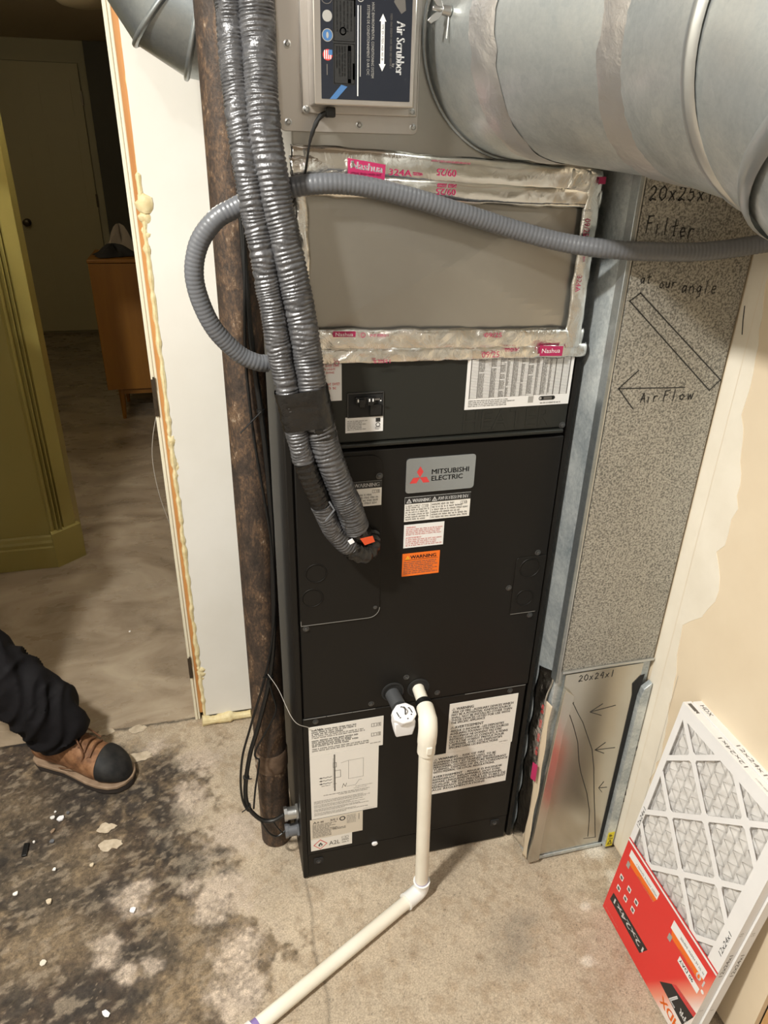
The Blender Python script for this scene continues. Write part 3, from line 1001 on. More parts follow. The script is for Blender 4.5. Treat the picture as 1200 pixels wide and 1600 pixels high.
# ---- labels of the upper panel
lb, fr, W, H = sticker(ah, .048, .2455, 1.147, 1.240, 'paper_white', lab='white data table label')
pr = Print([])
for i in range(27):
    z = .020+i*.0027
    pr.rect(.006, z, .186, .00055, 'ink_grey')
for x, w_ in ((.006, .0015), (.020, .012), (.043, .010), (.060, .010), (.072, .005), (.083, .010), (.099, .006), (.112, .010), (.127, .005), (.138, .010), (.152, .004), (.163, .0015), (.176, .0015), (.190, .0015)):
    pr.rect(x, .019, w_ if w_ < .002 else .0006, .074, 'ink_grey')
    if w_ > .003:
        for i in range(27):
            if random.random() < .93:
                pr.words(x+.001, .0206+i*.0027, w_*.9, .0016, 'ink_grey')
pr.block(.006, .004, .095, .013, 4, 'ink_grey', (.3, .9))
pr.rect(.118, .006, .010, .012, 'ink_light')
pr.disc(.142, .013, .0038, 'ink')
pr.rect(.142, .0092, .024, .0076, 'ink')
pr.disc(.166, .013, .0038, 'ink')
pr.disc(.1415, .013, .0025, 'ink_light', lift=1)
pr.rect(.148, .0108, .016, .0042, 'ink_grey', lift=1)
pr.words(.142, .003, .04, .0025, 'ink_grey')
pr.mesh(fr, 'print', lb)

lb, fr, W, H = sticker(ah, -.243, -.168, 1.177, 1.2405, 'paper_white', lab='white label with red lines')
pr = Print([])
pr.block(.006, .045, .066, .016, 3, 'ink_pink', (.6, 1))
pr.block(.006, .018, .066, .014, 2, 'ink_pink', (.8, 1))
pr.mesh(fr, 'print', lb)

lb, fr, W, H = sticker(ah, -.162, -.097, 1.119, 1.1465, 'paper_white', lab='small white text label')
pr = Print([])
pr.block(.003, .004, .042, .018, 6, 'ink_grey', (.4, 1))
pr.rect(.052, .017, .008, .007, 'ink')
pr.ring(.056, .012, .004, .0012, 'ink')
pr.block(.051, .003, .010, .006, 3, 'ink_grey')
pr.mesh(fr, 'print', lb)


def triangle_mark(pr, x, y, s, m1, m2):
    pr.poly([(x, y), (x+s, y), (x+s/2, y+s*.9)], m1, 1)
    pr.poly([(x+s*.16, y+s*.09), (x+s*.84, y+s*.09), (x+s/2, y+s*.72)], m2, 2)
    pr.rect(x+s*.46, y+s*.27, s*.08, s*.26, m1, 3)
    pr.rect(x+s*.46, y+s*.14, s*.08, s*.08, m1, 3)


def manual_mark(pr, x, y, s, m):
    pr.box(x, y, s, s*.8, s*.07, m)
    pr.rect(x+s*.46, y, s*.07, s*.8, m)
    pr.box(x+s*1.15, y, s*.6, s*.8, s*.07, m)
    pr.rect(x+s*1.4, y+s*.15, s*.14, s*.4, m, 1)
    pr.disc(x+s*1.47, y+s*.64, s*.08, m, 10, lift=1)


# ---- badge with the three-diamond emblem
lb, fr, W, H = sticker(ah, -.053, .077, .996, 1.0635, 'badge', name='badge', lab='brushed metal nameplate', th=.0016, corner=.006)
pr = Print([])
ex, ey, s_ = .026, .030, .0165


def rhomb(cx, cy, ang, L, wd):
    ca, sa = math.cos(ang), math.sin(ang)
    return [(cx, cy), (cx+ca*L/2-sa*wd/2, cy+sa*L/2+ca*wd/2), (cx+ca*L, cy+sa*L), (cx+ca*L/2+sa*wd/2, cy+sa*L/2-ca*wd/2)]


for ang in (90, 210, 330):
    pr.poly(rhomb(ex, ey, math.radians(ang), .0215, .0124), 'ink_red')
pr.text('MITSUBISHI', .048, .0345, .0092, 'ink', .070, bold=.00025)
pr.text('ELECTRIC', .048, .0215, .0092, 'ink', .059, bold=.00025)
pr.mesh(fr, 'print', lb)

# ---- bilingual warning label
lb, fr, W, H = sticker(ah, -.053, .0735, .938, .9875, 'paper')
pr = Print([])
pr.rect(0, H-.0135, W, .0135, 'ink')
triangle_mark(pr, .003, H-.0115, .0098, 'ink_white', 'ink')
pr.text('WARNING', .0145, H-.0105, .0068, 'ink_white', .034, lift=2, bold=.0002)
triangle_mark(pr, .0515, H-.0115, .0098, 'ink_white', 'ink')
pr.text('AVERTISSEMENT', .0625, H-.0105, .0068, 'ink_white', .060, lift=2, bold=.0002)
pr.rect(.0495, .002, .0006, H-.017, 'ink_grey')
manual_mark(pr, .0325, H-.0225, .0072, 'ink_grey')
manual_mark(pr, .1075, H-.0225, .0072, 'ink_grey')
pr.block(.002, .002, .046, .024, 5, 'ink_grey', (.7, 1))
pr.block(.002, .026, .028, .008, 2, 'ink_grey', (.8, 1))
pr.block(.052, .002, .071, .026, 5, 'ink_grey', (.7, 1))
pr.block(.052, .028, .052, .006, 1, 'ink_grey', (.8, 1))
pr.mesh(fr, 'print', lb)
lb, fr, W, H = sticker(cov, -.168, -.0975, .979, 1.0275, 'paper', y=-.0022)
pr = Print([])
pr.rect(0, H-.0135, W, .0135, 'ink')
pr.text('WARNING', .020, H-.0105, .0072, 'ink_white', .046, lift=2, bold=.0002)
triangle_mark(pr, .006, H-.0115, .0098, 'ink_white', 'ink')
manual_mark(pr, W-.017, H-.0235, .0078, 'ink_grey')
pr.block(.003, .003, W-.008, .022, 4, 'ink_grey', (.6, 1))
o_ = pr.mesh(fr, 'x', None)
me_ = o_.data
bpy.data.objects.remove(o_)
# this print is joined into its label, since the label already is a sub-part
pm = bpy.data.objects.new('print', me_)
COL.objects.link(pm)
pm.location = -ah.location
pm.parent = ah

lb, fr, W, H = sticker(ah, -.0525, .0255, .882, .931, 'paper_white', lab='white label printed in red')
pr = Print([])
pr.text('WARNING', .004, H-.007, .0032, 'ink_red', .018)
pr.block(.004, H-.023, W-.007, .015, 4, 'ink_pink', (.8, 1))
pr.text('AVERTISSEMENT', .004, H-.029, .0030, 'ink_red', .030)
pr.block(.004, .003, W-.007, .016, 4, 'ink_pink', (.8, 1))
pr.mesh(fr, 'print', lb)

lb, fr, W, H = sticker(ah, -.0535, .0205, .8195, .8695, 'orange', lab='orange warning label', tilt=0.0)
pr = Print([])
triangle_mark(pr, .006, H-.0125, .0085, 'yellow', 'orange')
pr.text('WARNING', .0155, H-.0120, .0072, 'ink', .051, bold=.0003)
pr.rect(.004, H-.0148, W-.008, .0008, 'ink')
pr.block(.003, .004, W-.006, .029, 7, 'ink_grey', (.7, 1))
pr.mesh(fr, 'print', lb)

# ---- labels of the lower panel
lb, fr, W, H = sticker(ah, -.2420, -.0815, .392, .4755, 'paper')
pr = Print([])
for i, s in enumerate(('ROOM AREA OPERATING OR', 'STORAGE. SEE TABLE TO ENSURE')):
    pass
pr.block(.006, H-.024, .105, .016, 3, 'ink', (.5, .9), .72)
pr.text('AREA', .012, H-.0105, .0044, 'ink', .018)
pr.block(.006, H-.034, .115, .010, 2, 'ink_grey', (.85, 1))
pr.block(.006, H-.058, .105, .021, 4, 'ink', (.55, .95), .74)
pr.block(.006, H-.071, .125, .011, 2, 'ink_grey', (.85, 1))
manual_mark(pr, .134, H-.026, .012, 'ink_grey')
manual_mark(pr, .134, H-.053, .012, 'ink_grey')
pr.words(.132, .010, .024, .002, 'ink_grey')
pr.mesh(fr, 'print', lb)

lb, fr, W, H = sticker(ah, -.2420, -.0905, .2005, .3915, 'paper')
pr = Print([])
pr.rect(.052, .078, .003, .110, 'ink_grey')
pr.rect(.050, .088, .0008, .09, 'ink_light')
pr.box(.050, .150, .008, .014, .0009, 'ink_grey')
pr.box(.053, .118, .014, .022, .0009, 'ink_grey')
pr.rect(.050, .100, .008, .0009, 'ink_grey')
pr.box(.084, .108, .034, .056, .0008, 'ink_light')
pr.line([(.084, .164), (.068, .160)], .0007, 'ink_light')
for i in range(3):
    z = .124-i*.009
    pr.line([(.047-q*.0045, z+.001*(-1)**q) for q in range(6)], .0011, 'ink')
    pr.poly([(.0185, z), (.0245, z+.0022), (.0245, z-.0022)], 'ink', 1)
pr.words(.024, .098, .020, .002, 'ink_grey')
pr.line([(.070, .084), (.073, .096), (.077, .086), (.080, .096)], .0010, 'ink_grey')
pr.line([(.080, .086), (.100, .086), (.108, .1), (.114, .1)], .0008, 'ink_light')
pr.words(.100, .080, .040, .0022, 'ink_light')
pr.words(.096, .075, .03, .002, 'ink_light')
pr.words(.028, .0685, .105, .0022, 'ink_grey')
pr.words(.062, .064, .066, .0022, 'ink_grey')
for i in range(4):
    pr.block(.006, .046-i*.0125, .128, .0105, 3, 'ink_grey', (.5, 1), .5)
pr.words(.118, .004, .026, .0015, 'ink_light')
pr.mesh(fr, 'print', lb)

lb, fr, W, H = sticker(ah, -.2460, -.1245, .1335, .1985, 'paper_warm', lab='tan rating label')
pr = Print([])
pr.text('A', .006, H-.014, .0075, 'ink', .009)
pr.words(.016, H-.013, .016, .005, 'ink')
pr.words(.046, H-.014, .018, .006, 'ink_grey')
pr.ring(.074, H-.012, .007, .0026, 'ink')
pr.block(.084, H-.032, .022, .028, 7, 'ink_light', (.7, 1))
pr.block(.005, H-.042, .058, .026, 6, 'ink_grey', (.6, 1))
pr.block(.005, .005, .044, .018, 4, 'ink_grey', (.8, 1))
pr.block(.052, .020, .034, .008, 2, 'ink_grey')
pr.rect(.112, .040, .0012, .02, 'ink_grey')
pr.mesh(fr, 'print', lb)

lb, fr, W, H = sticker(ah, -.2460, -.1495, .0955, .1330, 'paper')
pr = Print([])
cx, cy, q = .022, .0185, .0165
pr.poly([(cx-q, cy), (cx, cy-q), (cx+q, cy), (cx, cy+q)], 'ink_red')
pr.poly([(cx-q*.84, cy), (cx, cy-q*.84), (cx+q*.84, cy), (cx, cy+q*.84)], 'paper', 1)
pr.poly([(cx-.005, cy-.004), (cx-.002, cy-.006), (cx+.003, cy-.006), (cx+.005, cy-.003), (cx+.0045, cy+.001), (cx+.002, cy+.003), (cx+.001, cy+.007), (cx-.002, cy+.003), (cx-.004, cy+.001)], 'ink', 2)
pr.disc(cx+.0005, cy-.0025, .0022, 'paper', 10, lift=3)
pr.text('A2L', .042, .010, .0130, 'ink_grey', .026)
pr.box(.072, .024, .009, .007, .0007, 'ink_grey')
pr.box(.082, .024, .006, .007, .0007, 'ink_grey')
pr.words(.072, .017, .020, .004, 'ink_grey')
pr.words(.072, .010, .020, .003, 'ink_grey')
pr.mesh(fr, 'print', lb)

lb, fr, W, H = sticker(ah, .067, .2275, .3325, .4775, 'paper')
pr = Print([])
triangle_mark(pr, .006, H-.020, .008, 'ink_grey', 'paper')
pr.text('WARNING', .016, H-.020, .0078, 'ink_grey', .040, bold=.0003)
rows = ['-RISK OF FIRE - AUXILIARY DEVICES WHICH', 'MAY BE A POTENTIAL IGNITION SOURCE', 'SHALL NOT BE INSTALLED OTHER THAN', 'THOSE DEVICES LISTED FOR USE WITH', 'THE SPECIFIC APPLIANCE']
wd = (.145, .139, .143, .139, .080)
for i, (s, ww) in enumerate(zip(rows, wd)):
    pr.text(s, .006, H-.0280-i*.0078, .0062, 'ink_grey', ww, bold=.00028)
triangle_mark(pr, .006, H-.074, .008, 'ink_grey', 'paper')
pr.text('AVERTISSEMENT', .016, H-.074, .0078, 'ink_grey', .068, bold=.0003)
rows = ['-RISQUE D INCENDIE - LES DISPOSITIFS', 'AUXILIAIRES POUVANT ETRE DES SOURCES', 'D ALLUMAGE NE DOIVENT PAS ETRE', 'INSTALLES DANS LES CONDUITS, A MOINS', 'QU ILS NE SOIENT PREVUS POUR', 'L APPAREIL AVEC LES DISPOSITIFS', 'SPECIFIES DANS LES INSTRUCTIONS']
wd = (.128, .140, .124, .140, .132, .128, .118)
for i, (s, ww) in enumerate(zip(rows, wd)):
    pr.text(s, .006, H-.0835-i*.0083, .0064, 'ink_grey', ww, bold=.00028)
pr.words(.128, .006, .022, .002, 'ink_grey')
pr.mesh(fr, 'print', lb)

lb, fr, W, H = sticker(ah, .030, .2250, .2080, .3322, 'paper')
pr = Print([])
triangle_mark(pr, .010, H-.018, .008, 'ink_grey', 'paper')
pr.text('WARNING', .020, H-.0175, .0070, 'ink', .046, bold=.0003)
pr.text('- RISK OF FIRE', .072, H-.0175, .0062, 'ink_grey', .060, bold=.0003)
rows = ['FLAMMABLE REFRIGERANT USED. TO BE', 'REPAIRED ONLY BY TRAINED SERVICE', 'PERSONNEL. DO NOT PUNCTURE REFRIGERANT', 'TUBING. DISPOSE OF IN ACCORDANCE', 'WITH FEDERAL OR LOCAL REGULATIONS.']
wd = (.150, .150, .178, .182, .150)
for i, (s, ww) in enumerate(zip(rows, wd)):
    pr.text(s, .010, H-.0262-i*.0078, .0062, 'ink_grey', ww, bold=.00028)
pr.text('AVERTISSEMENT', .010, H-.072, .0066, 'ink', .072, bold=.0003)
pr.text('- RISQUE D INCENDIE', .088, H-.072, .0058, 'ink_grey', .092, bold=.0003)
rows = ['REFRIGERANT INFLAMMABLE. DOIT ETRE', 'REPARE UNIQUEMENT PAR LE PERSONNEL', 'QUALIFIE. NE PAS PERCER LES TUBES DE', 'REFRIGERANT. ELIMINER CONFORMEMENT', 'AUX REGLEMENTATIONS']
wd = (.166, .172, .182, .182, .130)
for i, (s, ww) in enumerate(zip(rows, wd)):
    pr.text(s, .010, H-.0808-i*.0083, .0064, 'ink_grey', ww, bold=.00028)
pr.mesh(fr, 'print', lb)

MB().prism([(.0055*math.cos(a)*1.35, .0055*math.sin(a)*random.uniform(.6, 1.0)) for a in np.linspace(0, 2*math.pi, 9, endpoint=False)], FRONT(-.095, .081, .0), 0, .005).build('paint_dab', 'white', ah, bevel=.001, label='white dab stuck low on the panel')

MAT['bare_edge'] = flat('rubbed_bare_edge', (.30, .29, .27), .4, .4)
mb = MB()
arc_ = [(-.249, .7352)]+[(-.118+.022*math.cos(math.radians(a)), .757+.0218*math.sin(math.radians(a))-.0002) for a in range(-90, 1, 15)]
for (a, b_), (c, d) in zip(arc_[:-1], arc_[1:]):
    mb.tube([(a, -.0021, b_), (c, -.0021, d)], .0006, 6)
mb.tube([(-.2492, -.0021, .7352), (-.2492, -.0021, .746)], .0006, 6)
mb.build('rubbed_edge', 'bare_edge', ah)
for a, b_ in ((-.2505, -.205), (-.203, -.15), (-.149, -.10), (.10, .242)):
    MB().tube([(a, -.0004, .4988), (b_, -.0004, .4988)], .0006, 6).build('rubbed_edge', 'bare_edge', ah)
MB().tube([(.183, -.0016, .6972), (.238, -.0016, .6972)], .0006, 6).build('rubbed_edge', 'bare_edge', ah)
# ---- drain ports
for x in (-.063, -.007):
    mb = MB()
    mb.rings([[Vector((x+q*math.cos(a), -h, .537+q*math.sin(a))) for a in np.linspace(0, 2*math.pi, 28, endpoint=False)] for q, h in ((.0245, .0), (.024, .002), (.0205, .0025), (.020, -.004), (.019, -.012))])
    mb.prism([(.0205*math.cos(a), .0205*math.sin(a)) for a in np.linspace(0, 2*math.pi, 28, endpoint=False)], FRONT(x, .537), 0, .0009)
    mb.build('drain_port', 'dark_gap', ah)
MB().tube([(-.064, -.001, .533), (-.060, -.040, .531)], .0155, 20).build('drain_stub', 'stub', ah)

# ---- electrical fittings on the left side
for z, m in ((.175, 'zinc'), (.118, 'conduit')):
    mb = MB()
    y = .05
    mb.cyl((-.267, y, z), (-.272, y, z), .019, seg=6)
    mb.cyl((-.272, y, z), (-.292, y, z), .0145)
    mb.cyl((-.292, y, z), (-.299, y, z), .0165, seg=8)
    mb.build('cable_fitting', m, ah)

# ================================================================== FLOAT SWITCH
fs_ = thing('float_switch', 'white plastic float switch plugged on the left drain stub', 'switch', (-.056, -.062, .525))
up_ = Vector((0.02, -0.42, 0.90)).normalized()
cen = Vector((-.0565, -.064, .532))
uu = Vector((1, 0.12, 0)).normalized()
vv = up_.cross(uu).normalized()
octp = [(.0262*math.cos(math.radians(22.5+45*k)), .0225*math.sin(math.radians(22.5+45*k))) for k in range(8)]
MB().prism(octp, (cen, uu, vv, up_), -.012, .008).build('cap', 'white', fs_, bevel=.003)
pr = Print([])
for a in (35, 100, 215, 280, 330):
    x, y = .0145*math.cos(math.radians(a)), .0135*math.sin(math.radians(a))
    pr.rect(x-.0016, y-.0012, .0032, .0024, 'ink')
pr.line([(-.0155, .004), (-.0135, -.005)], .0022, 'ink')
pr.line([(.0135, .006), (.0155, -.003)], .0022, 'ink')
pr.mesh((cen+up_*.008, uu, vv, up_), 'slot_marks', fs_)
b0 = cen-up_*.010
mb = MB()
mb.rings([[b0+Vector((a*k, b_*k2-.004, dz)) for a, b_ in ((-.022, -.014), (.022, -.014), (.022, .016), (-.022, .016))] for k, k2, dz in ((1, 1, 0), (1, 1, -.016), (.80, .8, -.040))], caps=True)
mb.build('body', 'white', fs_, bevel=.003)
pr = Print([])
pr.text('8', .010, .014, .006, 'ink', .005)
pr.words(.008, .022, .014, .004, 'ink_grey')
pr.words(.008, .008, .012, .003, 'ink_grey')
pr.mesh(frame(b0+Vector((-.018, -.0158, -.034)), (1, 0, 0), (0, -.06, 1)), 'print', fs_)
mb = MB().tube(spline([cen+up_*.009+vv*.012, cen+up_*.022+vv*.004, cen+up_*.010-vv*.004], 10), .0014, 8)
mb.build('wire_loop', 'black', fs_)

# ================================================================== DRAIN PIPE
dp = thing('drain_pipe', 'cream plastic condensate pipe dropping to the floor from the right port', 'pipe', (-.005, -.1, 0))
ptop, pbot = Vector((-.0165, -.099, .470)), Vector((-.0065, -.099, .040))
MB().tube([(-.0075, .001, .536), (-.009, -.048, .533)], .0128, 20).build('inlet_stub', 'pvc', dp)
pr = Print([])
pr.words(-.002, -.004, .03, .003, 'ink_grey')
pr.mesh(frame((-.0085, -.045, .5455), (0.0, 1, 0.05), (-.8, 0, .6)), 'print', dp)
MB().tube([(-.009, -.040, .5335), (-.0092, -.054, .5325)], .0165, 20).build('clamp_ring', 'black', dp)
el = spline([(-.0092, -.0545, .5325), (-.011, -.078, .529), (-.0145, -.096, .512), (-.0163, -.099, .487), (-.0166, -.099, .455)], 16)
MB().tube(el, [.0180]*4+[.0195]*8+[.0185]*4, 20).build('street_elbow', 'pvc', dp)
rl = []
MB().box(-.0225, -.0105, -.1205, -.1165, .466, .486).build('moulded_tab', 'pvc', dp, bevel=.002)
MB().tube([(-.0166, -.099, .456), tuple(pbot)], .0150, 22).build('riser', 'pvc', dp)
MB().tube([(pbot.x-.0003, pbot.y, .052), (pbot.x, pbot.y, .047)], .0153, 22).build('primer_ring', 'purple', dp)
hd = Vector((-.385+.011, -.291+.101, 0)).normalized()
e0 = Vector((pbot.x, pbot.y, 0))
el = spline([e0+Vector((0, 0, .049)), e0+Vector((0, 0, .032)), e0+hd*.006+Vector((0, 0, .021)), e0+hd*.020+Vector((0, 0, .0185)), e0+hd*.044+Vector((0, 0, .0185))], 14)
MB().tube(el, .0183, 22).tube([el[0]-np.array([0, 0, .002]), el[0]+np.array([0, 0, .001])], .0195, 22).tube([el[-1], el[-1]+np.array(hd)*.004], .0195, 22).build('floor_elbow', 'pvc_white', dp)
h0, h1 = e0+hd*.046+Vector((0, 0, .0170)), e0+hd*.440+Vector((0, 0, .0160))
MB().tube([h0, h1], .0150, 22).build('floor_run', 'pvc', dp)
MB().tube([h1, h1+hd*.012], .0153, 22).build('primer_ring', 'purple', dp)
MB().tube([h1+hd*.013, h1+hd*.05], .0183, 22).tube([h1+hd*.05, h1+hd*.30], .0150, 22).build('coupling', 'pvc_white', dp)

# ================================================================== PLENUM
pl = thing('supply_plenum', 'bare metal supply plenum box above the air handler, taped with foil', 'plenum', (0, .28, 1.25))
PB = 0.004
mb = MB().box(-.236, .243, PB, .52, 1.2465, 2.25)
mb.build('plenum_body', 'plenum', pl, bevel=.002)
mb = MB()


def xbreak(u, v):   # shallow cross-break of the lower face
    x, z = -.232+u*.471, 1.283+v*.205
    k = min(abs((u-.5)-(v-.5)), 1)
    d = .0006+.0085*(1-max(abs(u-.5), abs(v-.5))*2)
    return (x, PB-d, z)


mb.grid(xbreak, 31, 21)
mb.build('cross_broken_face', 'plenum', pl, smooth=None)


def tape(x0, z0, x1, z1, wid, seed, name='foil_tape', y=None, amp=.0022, printer=None, nu=None, lift=.0025, mat='foil', bulge=.0045):
    L = math.hypot(x1-x0, z1-z0)
    u = Vector(((x1-x0)/L, 0, (z1-z0)/L))
    v = Vector((-u.z, 0, u.x))
    y = (PB-.006) if y is None else y
    nu = nu or int(L/.0045)
    nv = 9
    A = np.linspace(0, L, nu)
    Bv = np.linspace(-wid/2, wid/2, nv)
    GA, GB = np.meshgrid(A, Bv)
    n = fbm(GA*45, GB*60+seed*3.3, seed, 3)-.5
    n2 = np.abs(fbm(GA*18+9, GB*30, seed+5, 3)-.5)
    D = lift+amp*(n*1.4)-amp*2.0*n2+bulge*np.sqrt(np.clip(1-(2*GB/wid)**2, 0, 1))
    E = (vnoise(GA*60, GB*0+seed, seed+2)-.5)*.003
    mb = MB()
    vs = []
    for j in range(nv):
        for i in range(nu):
            e = E[j, i] if j in (0, nv-1) else 0
            p = Vector((x0, y, z0))+u*GA[j, i]+v*(GB[j, i]+e)+Vector((0, -D[j, i], 0))
            vs.append(p)
    mb.add(vs, [(j*nu+i, j*nu+i+1, (j+1)*nu+i+1, (j+1)*nu+i) for j in range(nv-1) for i in range(nu-1)])
    o = mb.build(name, mat, pl, smooth=50)
    sm = o.modifiers.new('thick', 'SOLIDIFY')
    sm.thickness = .0003
    if printer:
        printer(o, (Vector((x0, y-lift-amp*.9-bulge, z0)), u, v, Vector((0, -1, 0))), L)
    return o


def up_print(o, fr, L):
    pr = Print([])
    pr.poly([(.080, .006), (.136, .001), (.136, -.019), (.082, -.016)], 'ink_magenta')
    pr.text('Nashua', .085, -.0065, .0095, 'ink_white', .047, rot=-.07, bold=.0003, lift=2)
    pr.words(.086, -.0145, .045, .0028, 'ink_pink')
    pr.text('324A', .142, -.0120, .0085, 'ink_magenta', .034)
    pr.words(.178, -.010, .018, .004, 'ink_magenta')
    # the date is printed upside down
    pr.text('09/25', .244, .0015, .0095, 'ink_magenta', .030, rot=math.pi)
    pr.words(.205, .0105, .06, .002, 'ink_magenta')
    pr.mesh(fr, 'print', o, z=.0004)


def up_print2(o, fr, L):
    pr = Print([])
    pr.text('09/25', .244, .004, .0085, 'ink_magenta', .030, rot=math.pi)
    pr.words(.215, .006, .03, .005, 'ink_magenta')
    pr.mesh(fr, 'print', o, z=.0004)


def low_print(o, fr, L):
    pr = Print([])
    pr.rect(.052, .006, .036, .009, 'ink_magenta')
    pr.text('Nashua', .056, .0075, .0055, 'ink_white', .028, lift=2)
    pr.ring(.100, .009, .004, .0009, 'ink_magenta')
    pr.words(.112, .006, .03, .004, 'ink_magenta')
    pr.text('09/25', .305, .004, .0075, 'ink_magenta', .030)
    pr.mesh(fr, 'print', o, z=.0004)


def low_print2(o, fr, L):
    pr = Print([])
    pr.rect(-.004, -.004, .018, .015, 'ink_magenta')
    pr.text('N', .001, .000, .008, 'ink_white', .009, lift=2)
    pr.ring(.060, -.008, .004, .0009, 'ink_magenta')
    pr.words(.120, -.010, .030, .005, 'ink_magenta')
    pr.text('09/25', .305, -.006, .0100, 'ink_magenta', .031)
    pr.words(.345, .003, .03, .006, 'ink_magenta')
    pr.poly([(.408, .012), (.452, .010), (.452, -.007), (.410, -.006)], 'ink_magenta')
    pr.text('Nashua', .413, -.001, .0075, 'ink_white', .034, lift=2)
    pr.mesh(fr, 'print', o, z=.0004)


def side_print(o, fr, L):
    pr = Print([])
    pr.text('09/25', .064, -.012, .0095, 'ink_magenta', .026, lift=1)
    pr.text('324A', .150, -.012, .0085, 'ink_magenta', .026)
    pr.words(.100, -.006, .03, .003, 'ink_magenta')
    pr.rect(.004, .002, .010, .012, 'ink_magenta')
    pr.mesh(fr, 'print', o, z=.0004)


tape(-.240, 1.533, .244, 1.508, .038, 3, printer=up_print, mat='foil_smooth', amp=.0009)
tape(-.240, 1.500, .247, 1.484, .030, 5, printer=up_print2, lift=.004, mat='foil_smooth', amp=.0010)
tape(-.236, 1.2800, .252, 1.2655, .034, 8, printer=low_print, amp=.004)
tape(-.238, 1.2520, .262, 1.2440, .026, 12, printer=low_print2, amp=.0045, lift=.0035, y=-.0005)
tape(.233, 1.52, .2335, 1.25, .030, 15, printer=side_print, amp=.003, lift=.0045)
tape(-.226, 1.265, -.228, 1.52, .022, 19, amp=.003, lift=.005)
tape(.190, 1.512, .236, 1.505, .034, 29, amp=.007, lift=.006)
tape(-.241, 1.515, -.150, 1.522, .040, 33, amp=.007, lift=.006)

# ================================================================== AIR SCRUBBER
sc = thing('air_scrubber', 'metal air purifier box with black label on the plenum front', 'air purifier', (-.148, 0, 1.6))
YP = PB-.0002
MB().prism(rrect(-.252, -.0555, 1.566, 1.92, .008, (1, 1, 1, 1)), FRONT(0, 0, YP), 0, .0030).build('flange_plate', 'stainless', sc, bevel=.0006)
bx = MB().box(-.222, -.060, YP-.012, YP-.0032, 1.588, 1.90).build('base_tray', 'stainless', sc, bevel=.0015)
MB().box(-.212, -.0775, YP-.056, YP-.0122, 1.5965, 1.89).build('housing', 'stainless', sc, bevel=.002)
for x, z in ((-.240, 1.577), (-.141, 1.576), (-.0625, 1.575), (-.238, 1.667)):
    screw(sc, x, z, YP-.003, 'zinc', .0034)
for x, z in ((-.2165, 1.5925), (-.0675, 1.5935)):
    screw(sc, x, z, YP-.012, 'zinc', .0034)
yl = YP-.056
o_ = MB().prism(rrect(-.2025, -.0840, 1.6035, 1.87, .001), FRONT(0, 0, yl), 0, .0005).build('label', 'ink_navy', sc, smooth=None, label='black glossy label')
pr = Print([])
# rotated print: reading direction runs down the box, u = -z, v = +x
RFr = frame((-.2025, yl-.0005, 1.74), (0, 0, -1), (1, 0, 0))
pr.text('Air Scrubber', .048, .0985, .0110, 'ink_white', .058, bold=.0003)
pr.words(.040, .0900, .060, .0024, 'ink_grey')
pr.text('by', .094, .0935, .003, 'ink_light', .004)
pr.rect(.048, .0775, .048, .0050, 'ink_white')
pr.poly([(.041, .0800), (.049, .0755), (.049, .0845)], 'ink_white', 1)
pr.poly([(.103, .0800), (.095, .0755), (.095, .0845)], 'ink_white', 1)
pr.words(.052, .0788, .040, .0026, 'ink')
pr.text('HVAC ENVIRONMENTAL CONDITIONING SYSTEM', .030, .0655, .0034, 'ink_light', .081)
pr.text('SYSTEME DE CONDITIONNEMENT D AIR CVC', .033, .0595, .0034, 'ink_light', .075)
pr.rect(.034, .0505, .076, .0011, 'ink_light')
pr.rect(.034, .0470, .098, .0014, 'ink_white')
pr.rect(.028, .0155, .092, .0290, 'ink')
pr.box(.029, .0165, .044, .0270, .0006, 'ink_grey')
pr.box(.075, .0165, .044, .0270, .0006, 'ink_grey')
for i in range(5):
    pr.words(.031, .0200+i*.0045, .032, .0018, 'ink_grey')
pr.ring(.062, .0285, .0045, .0016, 'ink_white')
pr.rect(.077, .0345, .041, .0045, 'ink_white')
for i in range(22):
    pr.rect(.083+i*.0014, .0352, .0007, .0031, 'ink', 1)
pr.rect(.096, .0410, .018, .0030, 'ink_white')
pr.block(.078, .0185, .034, .014, 4, 'ink_grey')
pr.rect(.026, .0425, .02, .0018, 'ink_red')
for x, m in ((.047, 'ink_light'), (.067, 'ink_blue'), (.088, 'ink_red')):
    pr.disc(x, .0085, .0062, m)
pr.ring(.067, .0085, .0070, .0010, 'ink_light')
pr.disc(.067, .0085, .0034, 'ink_light', ry=.0016, lift=1)
for i in range(4):
    pr.rect(.083, .0040+i*.0026, .0095, .0011, 'ink_white', 1)
pr.rect(.0825, .0095, .0055, .0050, 'ink_blue', 2)
pr.text('A', .024, .0045, .0075, 'ink_white', .007)
pr.ring(.0275, .0080, .0075, .0008, 'ink_grey')
pr.ring(.026, .0510, .0045, .0010, 'ink_light')
pr.rect(.098, .0070, .012, .0012, 'ink_grey')
pr.poly([(.1365, .0105), (.1365, .0195), (.122, .034), (.120, .026)], 'ink_blue')
pr.poly([(.010, .022), (.016, .030), (.030, .034), (.020, .020)], 'ink_blue')
pr.poly([(.018, .078), (.027, .082), (.020, .088)], 'ink_blue')
pr.poly([(.016, .098), (.028, .094), (.040, .104), (.044, .098), (.036, .110), (.020, .108)], 'ink_grey')
pr.mesh(RFr, 'print', o_)
cd = thing('power_cord', 'thin black power cord hanging from the purifier box', 'cord', (-.19, -.03, 1.5))
MB().box(-.1935, -.1805, -.034, -.018, 1.583, 1.5955).build('plug', 'black', cd, bevel=.002)
